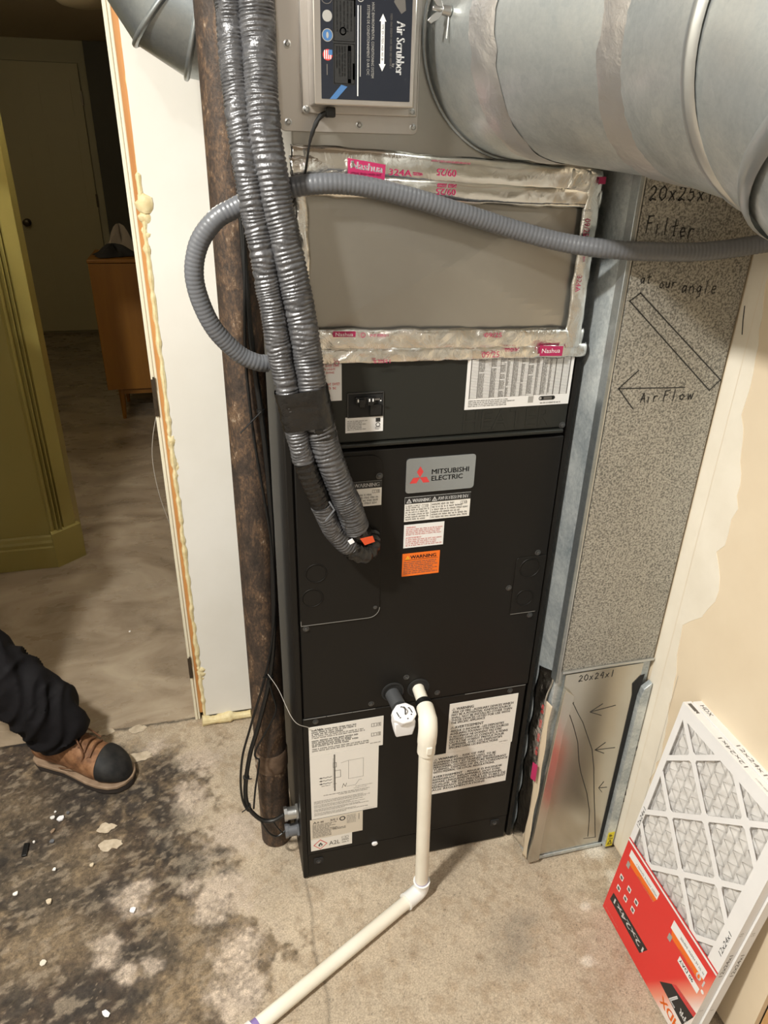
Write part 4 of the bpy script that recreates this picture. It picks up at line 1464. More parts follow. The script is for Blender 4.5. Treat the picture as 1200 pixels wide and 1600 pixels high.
cp = spline([(-.190, -.028, 1.589), (-.203, -.030, 1.582), (-.215, -.028, 1.555), (-.221, -.020, 1.518), (-.228, -.014, 1.500), (-.240, -.008, 1.470), (-.246, -.006, 1.440), (-.252, -.004, 1.40), (-.258, -.003, 1.30), (-.262, -.003, 1.26)], 60)
mb = MB().tube(cp, .0017, 8)
mb.tube(cp[:9], [.0042, .0032, .0038, .0029, .0034, .0026, .003, .0022, .002], 10)
mb.build('cable', 'black', cd)

# ================================================================== ROUND DUCT (large)
rd = thing('round_duct', 'large round galvanized duct coming off the plenum at upper right', 'duct', (.15, -.2, 1.7))


def ringpts(c, n, r, seg=72, amp=0.0):
    n = Vector(n).normalized()
    a = n.cross(Vector((0, 0, 1))).normalized()
    b = n.cross(a)
    return [Vector(c)+(a*math.cos(t)+b*math.sin(t))*r for t in np.linspace(0, 2*math.pi, seg, endpoint=False)]


RR = .152
RG = [((.101, PB+.02, 1.689), (0, -1, 0)), ((.118, -.093, 1.689), (.37, -.929, -.02)), ((.191, -.309, 1.672), (.266, -.956, -.122)),
      ((.193, -.500, 1.646), (-.15, -.975, -.146)), ((.207, -.608, 1.581), (-.051, -.644, -.764)), ((.250, -.665, 1.548), (.45, -.75, -.45)), ((.315, -.74, 1.53), (.70, -.70, -.10))]


def gore(i0, i1, r0=RR, r1=RR, name='gore', mat='galv', sub=5):
    (c0, n0), (c1, n1) = RG[i0], RG[i1]
    rl = []
    for q in range(sub+1):
        t = q/sub
        c = Vector(c0).lerp(Vector(c1), t)
        n = Vector(n0).normalized().lerp(Vector(n1).normalized(), t)
        rl.append(ringpts(c, n, r0+(r1-r0)*t))
    return MB().rings(rl).build(name, mat, rd, smooth=60)


g0 = gore(0, 1, name='collar')
gore(1, 2, name='straight_section')
gore(2, 3, name='elbow_gore')
gore(3, 4, name='elbow_gore')
gore(4, 5, RR*1.045, RR*1.03, name='elbow_gore')
gore(5, 6, RR*1.03, RR*1.02, name='elbow_gore')


def bead(i, r, h, wd, mat='galv_bead', name='seam_bead', off=0.0):
    c, n = RG[i]
    n = Vector(n).normalized()
    rl = []
    for d, hh in ((-wd, 0), (-wd*.6, h*.8), (0, h), (wd*.6, h*.8), (wd, 0)):
        rl.append(ringpts(Vector(c)+n*(d+off), n, r+hh-.0003))
    MB().rings(rl).build(name, mat, rd, smooth=60)


mb = MB()
c, n = RG[0]
mb.rings([ringpts((c[0], PB-.001, c[2]), n, q) for q in (RR, RR+.003)]+[ringpts((c[0], PB-.006, c[2]), n, q) for q in (RR+.003, RR+.001)])
mb.build('start_collar_flange', 'galv_dark', rd)
bead(3, RR, .008, .009)
bead(4, RR*1.035, .006, .014, off=.002)
bead(5, RR*1.04, .006, .010)


def seam_tape(i, wd, off, seed, amp=.002):
    c, n = RG[i]
    n = Vector(n).normalized()
    rl = []
    for q in range(9):
        d = (q/8-.5)*wd
        base = ringpts(Vector(c)+n*(d+off), n, 1.0, 140)
        cc = Vector(c)+n*(d+off)
        row = []
        for k, p in enumerate(base):
            dirv = p-cc
            nz = fbm(np.array([k*.5]), np.array([q*.9]), seed, 3)[0]-.5
            e = (vnoise(np.array([k*.4]), np.array([.3]), seed+3)[0]-.5)*.008*(1 if q in (0, 8) else 0)
            row.append(cc+dirv*(RR+.0012+.0012*math.sin(math.pi*q/8)+amp*nz+amp*.5)+n*e)
        rl.append(row)
    MB().rings(rl).build('foil_seam_tape', 'foil_dull', rd, smooth=60)


m, nt, b = new_mat('dull_foil_tape')
v = coords(nt)
n_ = noise(nt, v, 40, 5, .6, .4)
b.inputs['Base Color'].default_value = (.72, .70, .68, 1)
b.inputs['Metallic'].default_value = .9
b.inputs['Roughness'].default_value = .34
bump(nt, b, n_, .35, .005)
MAT['foil_dull'] = m
seam_tape(1, .045, 0.0, 21, .0022)
seam_tape(2, .070, .01, 23, .0035)
# damper wing nut on the collar
wd_ = Vector((-1.0, -.30, .10)).normalized()
wc = Vector((.113, -.068, 1.689))
base = wc+Vector((wd_.x, 0, wd_.z)).normalized()*(RR)
rad_ = Vector((wd_.x, 0, wd_.z)).normalized()
mb = MB().cyl(base, base+rad_*.012, .0065, .0055, 12)
mb.cyl(base+rad_*.012, base+rad_*.024, .0030, .0028, 10)
tt = rad_.cross(Vector((0, 1, 0))).normalized()
for sg in (-1, 1):
    mb.prism([(sg*.003, .010), (sg*.010, .014), (sg*.017, .024), (sg*.014, .029), (sg*.008, .024), (sg*.003, .018)], (base, tt, rad_, tt.cross(rad_)), -.0012, .0012)
mb.build('damper_wing_nut', 'zinc', rd, bevel=.0006)
mb = MB().tube([base+rad_*.002, base+rad_*.002+tt*.030+Vector((0, -.004, 0))], .0010, 8)
mb.build('damper_rod', 'zinc', rd)

# ================================================================== ROUND DUCT (left elbow)
ed = thing('duct_elbow', 'grey galvanized duct elbow with ribbed seams at the top left', 'duct', (-.35, .28, 1.75))
EC, EY, RO, RI = Vector((-.318, .28, 1.812)), .28, .176, .0
rm = .090       # radius to the centre line
ER = .086


def ering(deg, r, ext=0.0):
    a = math.radians(deg)
    # deg 0 = straight below the pivot, growing to the left
    rad = Vector((-math.sin(a), 0, -math.cos(a)))
    tan_ = Vector((-math.cos(a), 0, math.sin(a)))
    c = Vector((EC.x, EY, EC.z))+rad*rm+tan_*ext
    return [c+(rad*math.cos(t)+Vector((0, 1, 0))*math.sin(t))*r for t in np.linspace(0, 2*math.pi, 64, endpoint=False)]


def echord(d0, d1, name, k=1.0):
    MB().rings([ering(d0, ER/ math.cos(math.radians(0))*k), ering(d1, ER*k)]).build(name, 'galv_dark', ed, smooth=60)


def ebead(d):
    rl = []
    for e, h in ((-.005, 0), (-.003, .0045), (0, .0055), (.003, .0045), (.005, 0)):
        rl.append(ering(d, ER+h, e))
    MB().rings(rl).build('seam_bead', 'galv_dark', ed, smooth=60)


MB().rings([ering(0, ER, -.085), ering(0, ER, 0)]).build('collar', 'galv_dark', ed, smooth=60)
for d0, d1 in ((0, 16), (16, 44), (44, 72), (72, 90)):
    echord(d0, d1, 'gore')
MB().rings([ering(90, ER, 0), ering(90, ER, .25)]).build('riser', 'galv_dark', ed, smooth=60)
for d in (16, 44, 72):
    ebead(d)
for d, t in ((24, .35), (30, .6)):
    pass
mb = MB()
mb.rings([[Vector((-.347, EY-.0845, 1.70))+Vector((q*math.cos(a), -h, q*math.sin(a))) for a in np.linspace(0, 2*math.pi, 10, endpoint=False)] for q, h in ((.004, 0), (.0035, .002), (.001, .003))], caps=True)
mb.build('rivet', 'zinc', ed)

# ================================================================== RETURN DUCT
rt = thing('return_duct', 'tall galvanized return duct with speckled access panel beside the air handler', 'duct', (.38, .2, 0))
YR = -.072
MB().box(.272, .496, YR+.004, .52, .003, 1.62).build('duct_body', 'galv_side', rt, bevel=.0015)
MB().box(.268, .275, YR-.004, YR+.018, .56, 1.62).build('corner_seam', 'galv_dark', rt, bevel=.0012)
MB().box(.2755, .279, YR-.0015, YR+.0035, .56, 1.62).build('corner_seam', 'galv_bead', rt, bevel=.0008)
ap = MB().box(.281, .4955, YR-.001, YR+.0037, .585, 1.60).build('access_panel', 'emboss', rt, bevel=.0006)
pr = Print([])
H0 = frame((0, YR-.001, 0), (1, 0, 0), (0, 0, 1))
hand(pr, '20x25x1', .2895, 1.487, .020, .0166, 'ink', .0022)
hand(pr, 'Filter', .2935, 1.442, .023, .0150, 'ink', .0022, -.12)
hand(pr, 'at', .300, 1.366, .015, .0110, 'ink', .0017)
hand(pr, 'our', .336, 1.358, .015, .0110, 'ink', .0017)
hand(pr, 'angle', .378, 1.350, .019, .0140, 'ink', .0018, -.04)
pr.line([(.304, 1.351), (.287, 1.339), (.476, 1.181), (.494, 1.199), (.304, 1.351)], .0022, 'ink')
pr.line([(.425, 1.189), (.295, 1.194)], .0020, 'ink')
pr.line([(.327, 1.224), (.295, 1.194), (.330, 1.156)], .0022, 'ink')
hand(pr, 'Air', .342, 1.167, .016, .0120, 'ink', .0021)
hand(pr, 'Flow', .386, 1.167, .018, .0160, 'ink', .0021)
pr.mesh(H0, 'handwriting', ap)
MB().box(.281, .4955, YR-.006, YR-.0015, .583, .5885).build('filter_slot_lip', 'galv_bead', rt, bevel=.0008)
# filter door: tray of bright sheet metal below
fd = MB().box(.290, .473, YR-.0035, YR-.0015, .008, .578).build('filter_door', 'sheet', rt, bevel=.0006)
pr = Print([])
Hd = frame((0, YR-.0036, 0), (1, 0, 0), (0, 0, 1))
hand(pr, '20x24x1', .322, .555, .016, .0125, 'ink', .0015)
pr.line([(.317, .500), (.335, .465), (.352, .435), (.366, .402), (.390, .345), (.405, .284), (.420, .20), (.436, .12), (.448, .056), (.452, .036)], .0016, 'ink')
pr.line([(.316, .463), (.330, .43), (.349, .377), (.362, .315), (.372, .28), (.401, .202), (.418, .14), (.424, .10), (.430, .045)], .0016, 'ink')
pr.line([(.419, .040), (.452, .036)], .0012, 'ink_grey')
pr.line([(.313, .49), (.320, .498)], .0014, 'ink')
for (a, b_), (c, d) in (((.426, .469), (.365, .462)), ((.449, .338), (.398, .342)), ((.452, .210), (.430, .213))):
    pr.line([(a, b_), (c, d)], .0013, 'ink')
    k = .45*(a-c)
    pr.line([(c+k, d+.018), (c, d), (c+k*1.1, d-.016)], .0014, 'ink')
pr.mesh(Hd, 'handwriting', fd)
MB().prism([(.2705, .008), (.298, .010), (.302, .43), (.3115, .50), (.3115, .526), (.292, .544), (.2885, .548), (.287, .53)], frame((0, YR-.004, 0), (1, 0, 0), (0, 0, 1)), .0, .010).build('left_flange', 'sheet', rt, bevel=.001)
MB().prism([(.472, .010), (.4955, .012), (.4955, .53), (.478, .515), (.474, .49)], frame((0, YR-.004, 0), (1, 0, 0), (0, 0, 1)), .0, .014).build('right_flange', 'galv_side', rt, bevel=.001)
MB().prism([(.464, .012), (.472, .012), (.4735, .490), (.478, .515), (.481, .547), (.472, .545), (.456, .524), (.462, .49)], frame((0, YR-.0038, 0), (1, 0, 0), (0, 0, 1)), .0, .0012).build('open_slot', 'dark_gap', rt, smooth=None, label='dark open slot for the filter')
MB().box(.290, .472, YR-.007, YR-.0037, .004, .0145).build('bottom_hem', 'galv_side', rt, bevel=.001)
tg = MB().box(.4755, .4925, YR-.0192, YR-.0182, .014, .062).build('yellow_tag', 'yellow', rt, smooth=None, label='yellow printed tag')
pr = Print([])
pr.words(.478, .046, .012, .010, 'ink')
pr.line([(.479, .022), (.489, .022), (.484, .036), (.479, .022)], .0018, 'ink')
pr.rect(.478, .040, .012, .002, 'ink')
pr.mesh(frame((0, YR-.0193, 0), (1, 0, 0), (0, 0, 1)), 'print', tg)
# tape strip hanging on the left corner of the filter door
tp = MB()
tp.grid(lambda u, v: (.2690-.0015*math.sin(v*9)-.004*u, YR-.005+.016*u+.002*math.sin(v*23+u*4), .01+v*.49), 6, 60)
tpo = tp.build('foil_tape', 'tape_cream', rt, label='loose strip of foil tape with red print')
sm = tpo.modifiers.new('thick', 'SOLIDIFY')
sm.thickness = .0005
pr = Print([])
pr.rect(.255, -.007, .05, .014, 'ink_magenta')
pr.text('Nashua', .260, -.004, .007, 'ink_white', .040, lift=2)
for q in (.33, .37, .41, .45):
    pr.words(q, -.005, .025, .006, 'ink_red')
pr.mesh(frame((.2595, YR-.0005, .02), (0, .02, 1), (.010, -.022, 0)), 'print', tpo, z=-.0035)
# crumpled foil between the two
tp = MB()
tp.grid(lambda u, v: (.268-.003*math.sin(v*17+u*3)*(1-u), YR+.012+u*.060+.004*math.sin(v*31), .03+v*.55-u*.03), 10, 60)
o_ = tp.build('foil_tape', 'foil', rt)
sm = o_.modifiers.new('thick', 'SOLIDIFY')
sm.thickness = .0004
pr = Print([])
pr.text('Nashua', .30, .02, .016, 'ink_magenta', .09)
pr.mesh(frame((.2575, .01, .15), (0, 0, 1), (0, 1, 0)), 'print', o_)

# ================================================================== RUSTY COLUMN
rc = thing('steel_pipe_post', 'rusty round steel post standing left of the air handler', 'pipe', (-.314, .140, 0))
mb = MB()
zs = list(np.linspace(0.0, .215, 6))+list(np.linspace(.225, 2.5, 30))
mb.tube([(-.314, .140, z) for z in zs], .0365, 28)
mb.build('shaft', 'rust', rc)
mb = MB()
mb.tube([(-.314, .140, z) for z in (.245, .25, .262, .285, .297, .302)], [.0368, .0385, .0385, .0385, .0385, .0368], 28)
mb.build('weld_collar', noisy('limed_rust', [(.3, (.06, .035, .022)), (.6, (.17, .11, .07)), (.75, (.62, .56, .46))], 28, .7, bmp=.5, bscale=60), rc, label='pale crusted collar')

# ================================================================== LINE SET
ls = thing('refrigerant_lines', 'pair of dark ribbed insulated refrigerant lines bending into the air handler front', 'pipe', (-.24, -.04, .9))


def ribbed(path, r_of, pitch, amp, seg=22, seed=0, jitter=.25, name='sleeve', mat='sleeve', parent=None, smooth=70, wob=3.0, sharp=1.0):
    lumpk = .3 if mat == 'conduit' else 1.5
    L = length(path)
    n = int(L/pitch*5)
    s = np.linspace(0, 1, n)
    Ls = np.concatenate([[0], np.cumsum(np.linalg.norm(np.diff(path, axis=0), axis=1))])/L
    P = np.stack([np.interp(s, Ls, path[:, k]) for k in range(3)], 1)
    ph = np.cumsum(1+jitter*(vnoise(s*L/pitch*.6, s*0+.5, seed)-.5)*2)/n*L/pitch*2*math.pi
    rl = []
    a = Vector((0, 1, 0))
    for i in range(n):
        t = Vector(P[min(i+1, n-1)]-P[max(i-1, 0)]).normalized()
        a = (a-t*a.dot(t)).normalized()
        b = t.cross(a)
        r = r_of(s[i])
        row = []
        for k in range(seg):
            th = 2*math.pi*k/seg
            w_ = 1.1*(vnoise(np.array([math.cos(th)*1.3+5]), np.array([s[i]*L/pitch*.35+math.sin(th)]), seed+7)[0]-.5)
            bumpv = amp*(1-(.5-.5*math.sin(ph[i]+w_*wob))**sharp)
            lump = .0014*lumpk*(vnoise(np.array([th*1.5]), np.array([s[i]*L/.02]), seed+3)[0]-.5)
            row.append(Vector(P[i])+(a*math.cos(th)+b*math.sin(th))*(r+bumpv+lump-amp*.5))
        rl.append(row)
    return MB().rings(rl, caps=True).build(name, mat, parent, smooth=smooth)


# right (large) line: front-view points (x, y, z)
RL = spline([(-.283, -.010, 2.10), (-.280, -.016, 1.85), (-.279, -.024, 1.69), (-.2795, -.036, 1.635), (-.279, -.048, 1.567), (-.270, -.056, 1.492), (-.2555, -.062, 1.411), (-.240, -.066, 1.324), (-.228, -.068, 1.229), (-.207, -.066, 1.121), (-.169, -.056, 1.011), (-.153, -.047, .962)], 160)
LLn = spline([(-.315, .000, 2.10), (-.312, -.006, 1.85), (-.310, -.016, 1.69), (-.311, -.030, 1.635), (-.3075, -.044, 1.567), (-.301, -.054, 1.492), (-.290, -.062, 1.411), (-.279, -.066, 1.323), (-.2685, -.068, 1.248), (-.2590, -.068, 1.189), (-.2425, -.066, 1.103)], 140)
ribbed(RL, lambda s: .0226-.003*max(0, .35-s), .0058, .0019, seed=3, wob=9.0, sharp=1.6, jitter=.6, parent=ls, name='insulation_sleeve')
ribbed(LLn, lambda s: .0176-.003*max(0, .35-s), .0058, .0019, seed=9, wob=9.0, sharp=1.6, jitter=.6, parent=ls, name='insulation_sleeve')
L2 = spline([(-.2425, -.066, 1.103), (-.2340, -.064, 1.075), (-.2235, -.060, 1.045), (-.2150, -.056, 1.018)], 30)
ribbed(L2, lambda s: .0175, .010, .0018, seed=14, parent=ls, name='tape_wrap', mat='vinyl')
L3 = spline([(-.2150, -.056, 1.018), (-.2055, -.052, .990), (-.193, -.048, .962), (-.178, -.044, .938), (-.163, -.040, .920)], 40)
ribbed(L3, lambda s: .0170, .0058, .0019, seed=17, wob=7.0, sharp=1.6, parent=ls, name='insulation_sleeve')
L4 = spline([(-.163, -.040, .920), (-.150, -.040, .908), (-.136, -.036, .902), (-.124, -.026, .905), (-.118, -.012, .912), (-.116, .0, .918)], 40)
ribbed(L4, lambda s: .0180, .011, .0022, seed=19, parent=ls, name='taped_bend', mat='vinyl')
L5 = spline([(-.153, -.047, .962), (-.147, -.043, .948), (-.140, -.032, .938), (-.133, -.016, .932), (-.128, .0, .930)], 24)
MB().tube(L5, [.0150]*24, 18).build('pipe_end', 'vinyl', ls)
# band of tape holding both sleeves
cA, cB = Vector((-.2300, -.067, 1.222)), Vector((-.2625, -.068, 1.212))


def band(z0, z1, seed):
    rl = []
    nz_ = 14
    for i in range(nz_):
        t = i/(nz_-1)
        z = z1+(z0-z1)*t
        pa = RL[int(np.argmin(abs(RL[:, 2]-z)))]
        pb = LLn[int(np.argmin(abs(LLn[:, 2]-(z-.004))))]
        row = []
        ra, rb = .0248, .0198
        dv = Vector(pa)-Vector(pb)
        for k in range(48):
            th = 2*math.pi*k/48
            d = Vector((math.cos(th), math.sin(th), 0))
            # support of two discs (stretched wrap)
            ca = Vector(pa)+d*ra
            cb = Vector(pb)+d*rb
            p = ca if (ca-Vector(pb)).dot(d) > (cb-Vector(pb)).dot(d) else cb
            wob = (fbm(np.array([k*.35]), np.array([t*7.0]), seed, 3)[0]-.5)*.0032
            row.append(Vector((p.x+d.x*wob, p.y+d.y*wob, z+(.004*(p.x-pa[0])/.03))))
        rl.append(row)
    return MB().rings(rl).build('tape_band', 'vinyl', ls, smooth=60, label='black vinyl tape band around both lines')


band(1.165, 1.225, 31)
ribbed(spline([RL[i] for i in range(int(np.argmin(abs(RL[:, 2]-1.185))), int(np.argmin(abs(RL[:, 2]-1.130))), 2)], 30), lambda s: .0232, .012, .0016, seed=41, parent=ls, name='tape_wrap', mat='vinyl')
MB().prism([(-.150, .950), (-.128, .953), (-.124, .942), (-.142, .937)], frame((0, -.0655, 0), (1, 0, 0), (0, 0, 1)), 0, .002).build('orange_tab', flat('orange_red_plastic', (.62, .075, .02), .5), ls, label='orange plastic tab at the line end')
MB().prism([(-.172, .949), (-.164, .953), (-.160, .946), (-.168, .942)], frame((0, -.067, 0), (1, 0, 0), (0, 0, 1)), 0, .002).build('white_tab', 'white', ls, smooth=None)
MB().tube([(-.206, -.083, 1.035), (-.1985, -.089, 1.022), (-.212, -.083, 1.000)], .0016, 6).build('tape_tail', 'conduit', ls)

# ================================================================== FLEX CONDUIT
fc = thing('flexible_conduit', 'grey ribbed flexible conduit looping across the plenum front', 'conduit', (-.1, -.02, 1.45))
FC = spline([(-.282, .045, 1.232), (-.300, .040, 1.236), (-.329, .035, 1.254), (-.366, .022, 1.303), (-.384, .012, 1.366), (-.3755, .004, 1.4165), (-.349, -.004, 1.4525), (-.3195, -.004, 1.469), (-.2835, -.007, 1.486), (-.2505, -.014, 1.4945), (-.2015, -.024, 1.5018), (-.146, -.026, 1.500), (-.072, -.028, 1.4858), (.0085, -.030, 1.465), (.0905, -.034, 1.443), (.160, -.050, 1.427), (.222, -.078, 1.4195), (.300, -.098, 1.4165), (.384, -.108, 1.418), (.462, -.135, 1.432), (.478, -.19, 1.45), (.478, -.27, 1.47)], 260)
ribbed(FC, lambda s: .0138, .0064, .00055, seg=20, seed=51, jitter=.03, wob=.3, sharp=2.5, name='conduit_tube', mat='conduit', parent=fc)
i0 = int(np.argmin(np.linalg.norm(FC-np.array([-.247, -.020, 1.4948]), axis=1)))
MB().tube(FC[i0-3:i0+2], .0158, 20).build('tape_collar', 'vinyl', fc, label='black tape collar')

# ================================================================== LOW VOLTAGE CABLE
lv = thing('control_cable', 'black cable bundle running down the rusty post to the side fittings', 'cable', (-.30, .08, .6))
CB = spline([(-.3085, .098, 2.1), (-.306, .098, 1.722), (-.306, .098, 1.569), (-.304, .098, 1.314), (-.300, .097, 1.22), (-.294, .096, 1.139), (-.288, .096, 1.03), (-.286, .096, .90), (-.289, .096, .798), (-.294, .095, .66), (-.308, .093, .545), (-.338, .085, .430), (-.364, .075, .350), (-.380, .068, .260), (-.377, .062, .205), (-.352, .055, .166), (-.325, .051, .160), (-.299, .050, .174)], 220)
mb = MB().tube(CB, .0050, 10)
mb.build('cable_jacket', 'black', lv)
C2 = CB.copy()
for i in range(len(C2)):
    z = C2[i, 2]
    C2[i] += np.array([.010*math.sin(z*9+1)-.008, -.003, 0])*(1 if .2 < z < 1.9 else .2)
MB().tube(C2, .0026, 8).build('thin_wire', 'black', lv)
C3 = spline([(-.312, .088, .545), (-.305, .086, .50), (-.300, .084, .46), (-.318, .080, .42), (-.350, .073, .365), (-.352, .070, .345), (-.345, .068, .335), (-.358, .064, .26), (-.366, .060, .2)], 60)
MB().tube(C3, .0022, 8).build('thin_wire', 'black', lv)
C4 = spline([(-.352, .050, .166), (-.338, .046, .130), (-.320, .045, .112), (-.299, .050, .118)], 30)
MB().tube(C4, .0022, 8).build('thin_wire', 'black', lv)
C5 = spline([(-.325, .048, .160), (-.318, .044, .145), (-.306, .046, .120), (-.300, .050, .12)], 24)
MB().tube(C5, .0018, 8).build('thin_wire', 'black', lv)
for z, ln, ang in ((1.139, .052, 220), (.545, .018, 150), (.29, .012, 10), (.205, .016, 200)):
    p = CB[int(np.argmin(abs(CB[:, 2]-z)+(CB[:, 0] > -.25)*9))]
    d = Vector((math.cos(math.radians(ang)), -.25, math.sin(math.radians(ang)))).normalized()
    mb = MB().tube([Vector(p)+Vector((0, 0, -.003)), Vector(p)+Vector((0, 0, .003))], .0072, 12)
    mb.tube([Vector(p)+Vector((0, -.006, 0)), Vector(p)+Vector((0, -.006, 0))+d*ln], .0014, 6)
    mb.build('cable_tie', 'black', lv)
C6 = spline([(-.312, .090, .556), (-.295, .050, .545), (-.272, -.006, .507), (-.240, -.006, .480)], 24)
MB().tube(C6, .0006, 6).build('loose_strand', 'thread', lv)
# thin pale wire hanging on the hall side of the frame
tw = spline([(-.503, .74, 1.50), (-.512, .745, 1.36), (-.512, .745, 1.22), (-.500, .74, 1.09), (-.497, .735, 1.0), (-.505, .735, .95), (-.53, .74, .86), (-.54, .75, .78), (-.535, .76, .68), (-.52, .78, .58)], 70)
tag(MB().tube(tw, .0009, 6).build('hanging_thread', 'thread'), 'thin pale wire dangling behind the cream door frame', 'wire')

# ================================================================== AIR FILTERS
FB = Vector((.396, -.223, .0012))
FT = Vector((0, -1, 0))
FS = Vector((.065, 0, .601)).normalized()
FN = FT.cross(FS).normalized()          # towards the camera side (-x)
FW, FH, FD = .295, .604, .019


def filter_unit(off_n, off_t, label):
    """off_n pushes the whole filter back along -FN, off_t slides it along the floor."""
    O = FB-FN*off_n+FT*off_t
    O.z = FB.z+off_n*FN.z*-0.0
    f = thing('air_filter', label, 'air filter', tuple(O+FT*(FW/2)), 'two pleated furnace filters leaning on the right wall')
    fr = (O, FT, FS, FN)
    bw, bt, br = .0145, .028, .030
    def bar(t0, t1, s0, s1, d0=-.0022, d1=0.0):
        return MB().prism([(t0, s0), (t1, s0), (t1, s1), (t0, s1)], fr, d0, d1)
    # carton frame: four sides, with front border
    mb = MB()
    for a in ((0, FW, 0, .0012), (0, FW, FH-.0012, FH), (0, .0012, .0012, FH-.0012), (FW-.0012, FW, .0012, FH-.0012)):
        mb.prism([(a[0], a[2]), (a[1], a[2]), (a[1], a[3]), (a[0], a[3])], fr, -FD, 0)
    for a in ((.0012, FW-.0012, .0012, bw), (.0012, FW-.0012, FH-bt, FH-.0012), (.0012, bw, bw, FH-bt), (FW-br, FW-.0012, bw, FH-bt)):
        mb.prism([(a[0], a[2]), (a[1], a[2]), (a[1], a[3]), (a[0], a[3])], fr, -.0016, 0)
        mb.prism([(a[0], a[2]), (a[1], a[2]), (a[1], a[3]), (a[0], a[3])], fr, -FD, -FD+.0012)
    frm = mb.build('card_frame', 'card', f, smooth=None)
    # diagonal lattice
    mb = MB()
    t0, t1, s0, s1 = bw, FW-br, bw, FH-bt
    hw = .0052

    def clipseg(c0, sgn):
        # line s = sgn*t + c0 clipped to the opening
        pts = []
        for t in (t0, t1):
            s = sgn*t+c0
            if s0 <= s <= s1:
                pts.append((t, s))
        for s in (s0, s1):
            t = (s-c0)*sgn
            if t0 < t < t1:
                pts.append((t, s))
        return pts
    c1s = [.306+.152*k for k in range(-4, 3)]
    c2s = [.445+.1485*k for k in range(-4, 4)]
    for cs, sg in ((c1s, 1), (c2s, -1)):
        for c0 in cs:
            p = clipseg(c0, sg)
            if len(p) == 2:
                (a, b_), (c, d) = sorted(p)
                px, py = -sg*hw*.7071*1.41/2*1.0, hw*.7071*1.41/2*1.0
                L = math.hypot(c-a, d-b_)
                ux, uy = (c-a)/L, (d-b_)/L
                px, py = -uy*hw, ux*hw
                mb.prism([(a-px-ux*.004, b_-py-uy*.004), (c-px+ux*.004, d-py+uy*.004), (c+px+ux*.004, d+py+uy*.004), (a+px-ux*.004, b_+py-uy*.004)], fr, -.0018, -.0002)
    for a in c1s:
        for b_ in c2s:
            t, s = (b_-a)/2, (a+b_)/2
            if t0 < t < t1 and s0 < s < s1:
                q = .0108
                mb.prism([(t-q, s-q), (t+q, s-q), (t+q, s+q), (t-q, s+q)], fr, -.0019, -.00015)
    mb.build('lattice', 'card', frm, smooth=None)
    # pleated media: ridges run up the filter, dimpled by the wire
    nt_, ns_ = 120, 150

    def med(u, v):
        t = .0016+u*(FW-.0032)
        s = .0016+v*(FH-.0032)
        ph = t/.024
        z = abs((ph % 1)-.5)*2
        dim = .5+.5*math.cos(2*math.pi*(s/.030+.5*(int(ph) % 2)))
        d = -.0036-.0095*(1-z)-.0030*dim*z
        return fr[0]+FT*t+FS*s+FN*d
    MB().grid(med, nt_, ns_).build('pleated_media', 'media', f, smooth=55)
    # expanded wire net lying over the pleats
    mb = MB()
    for k in range(13):
        tc = .012+k*.024
        for sg in (0, 1):
            path = []
            for q in range(int(FH/.015)+1):
                s = .004+q*.015
                if s > FH-.006:
                    break
                tt_ = tc+(.0115 if (q+sg) % 2 else -.0115)*(1 if sg else 1)
                tt_ = min(max(tt_, .004), FW-.004)
                path.append(fr[0]+FT*tt_+FS*s-FN*.0036)
            if sg == 0 and tc < FW:
                mb.tube(path, .00045, 4)
    mb.build('wire_net', 'wire', f, smooth=None)
    MB().prism([(.0016, .0016), (FW-.0016, .0016), (FW-.0016, FH-.0016), (.0016, FH-.0016)], fr, -FD+.0013, -FD+.0017).build('back_net', 'media', f, smooth=None)
    # printing on the edges
    pr = Print([])
    TOP = (O+FS*FH+FN*0, FT, -FN, FS)     # top edge, seen from above: u along the floor, v away
    if off_n:
        pr.text('12x24x1', .118, .0045, .0085, 'ink_grey', .072)
    else:
        pr.text('12x24x1', .170, .0130, .0085, 'ink_grey', .072, rot=math.pi)
    pr.words(.195, .006, .03, .003, 'ink_light')
    pr.words(.235, .006, .03, .003, 'ink_light')
    pr.mesh(TOP, 'edge_print', frm, z=.0002)
    pr2 = Print([])
    SIDE = (O+FT*FW, -FN, FS, FT)
    pr2.text('12x24x1', .0135, .215, .0080, 'ink_grey', .062, rot=math.pi/2)
    pr2.words(.004, .110, .008, .003, 'ink_light')
    pr2.words(.004, .330, .008, .003, 'ink_light')
    pr2.words(.004, .336, .008, .003, 'ink_light')
    pr2.mesh((SIDE[0], SIDE[1], SIDE[2], FT), 'edge_print', frm, z=.0002)
    return f, fr, frm


f1, fr1, frm1 = filter_unit(0.0, 0.0, 'front one of the two filters, with red size label and pleats showing')
f2, fr2, frm2 = filter_unit(.0205, .004, 'rear filter hidden behind the red labelled one, against the wall')
# hand print on the border of the front one, the big corner letters and the red label
pr = Print([])
pr.text('12x24x1', .2860, .262, .0085, 'ink', .060, rot=math.pi/2, shear=.2)
pr.text('12x24x1', .0125, .270, .0080, 'ink', .056, rot=math.pi/2, shear=.2)
pr.mesh(fr1, 'border_print', frm1, z=.0002)
pr = Print([])
pr.text('HDX', .012, .006, .0095, 'ink', .030)
pr.mesh((fr2[0]+FS*FH, FT, -FN, FS), 'edge_print', frm2, z=.0002)
pr = Print([])
pr.rect(.006, .006, .022, .008, 'ink_grey')
pr.poly([(.022, .012), (.034, .014), (.034, .006)], 'ink_grey', 1)
pr.mesh((fr1[0]+FS*FH, FT, -FN, FS), 'edge_print', frm1, z=.0002)

# red label sheet, upside down on the lower third
m, nt, b = new_mat('red_label_sheet')
tc_ = nt.nodes.new('ShaderNodeTexCoord')
sp = nt.nodes.new('ShaderNodeSeparateXYZ')
nt.links.new(tc_.outputs['Object'], sp.inputs[0])
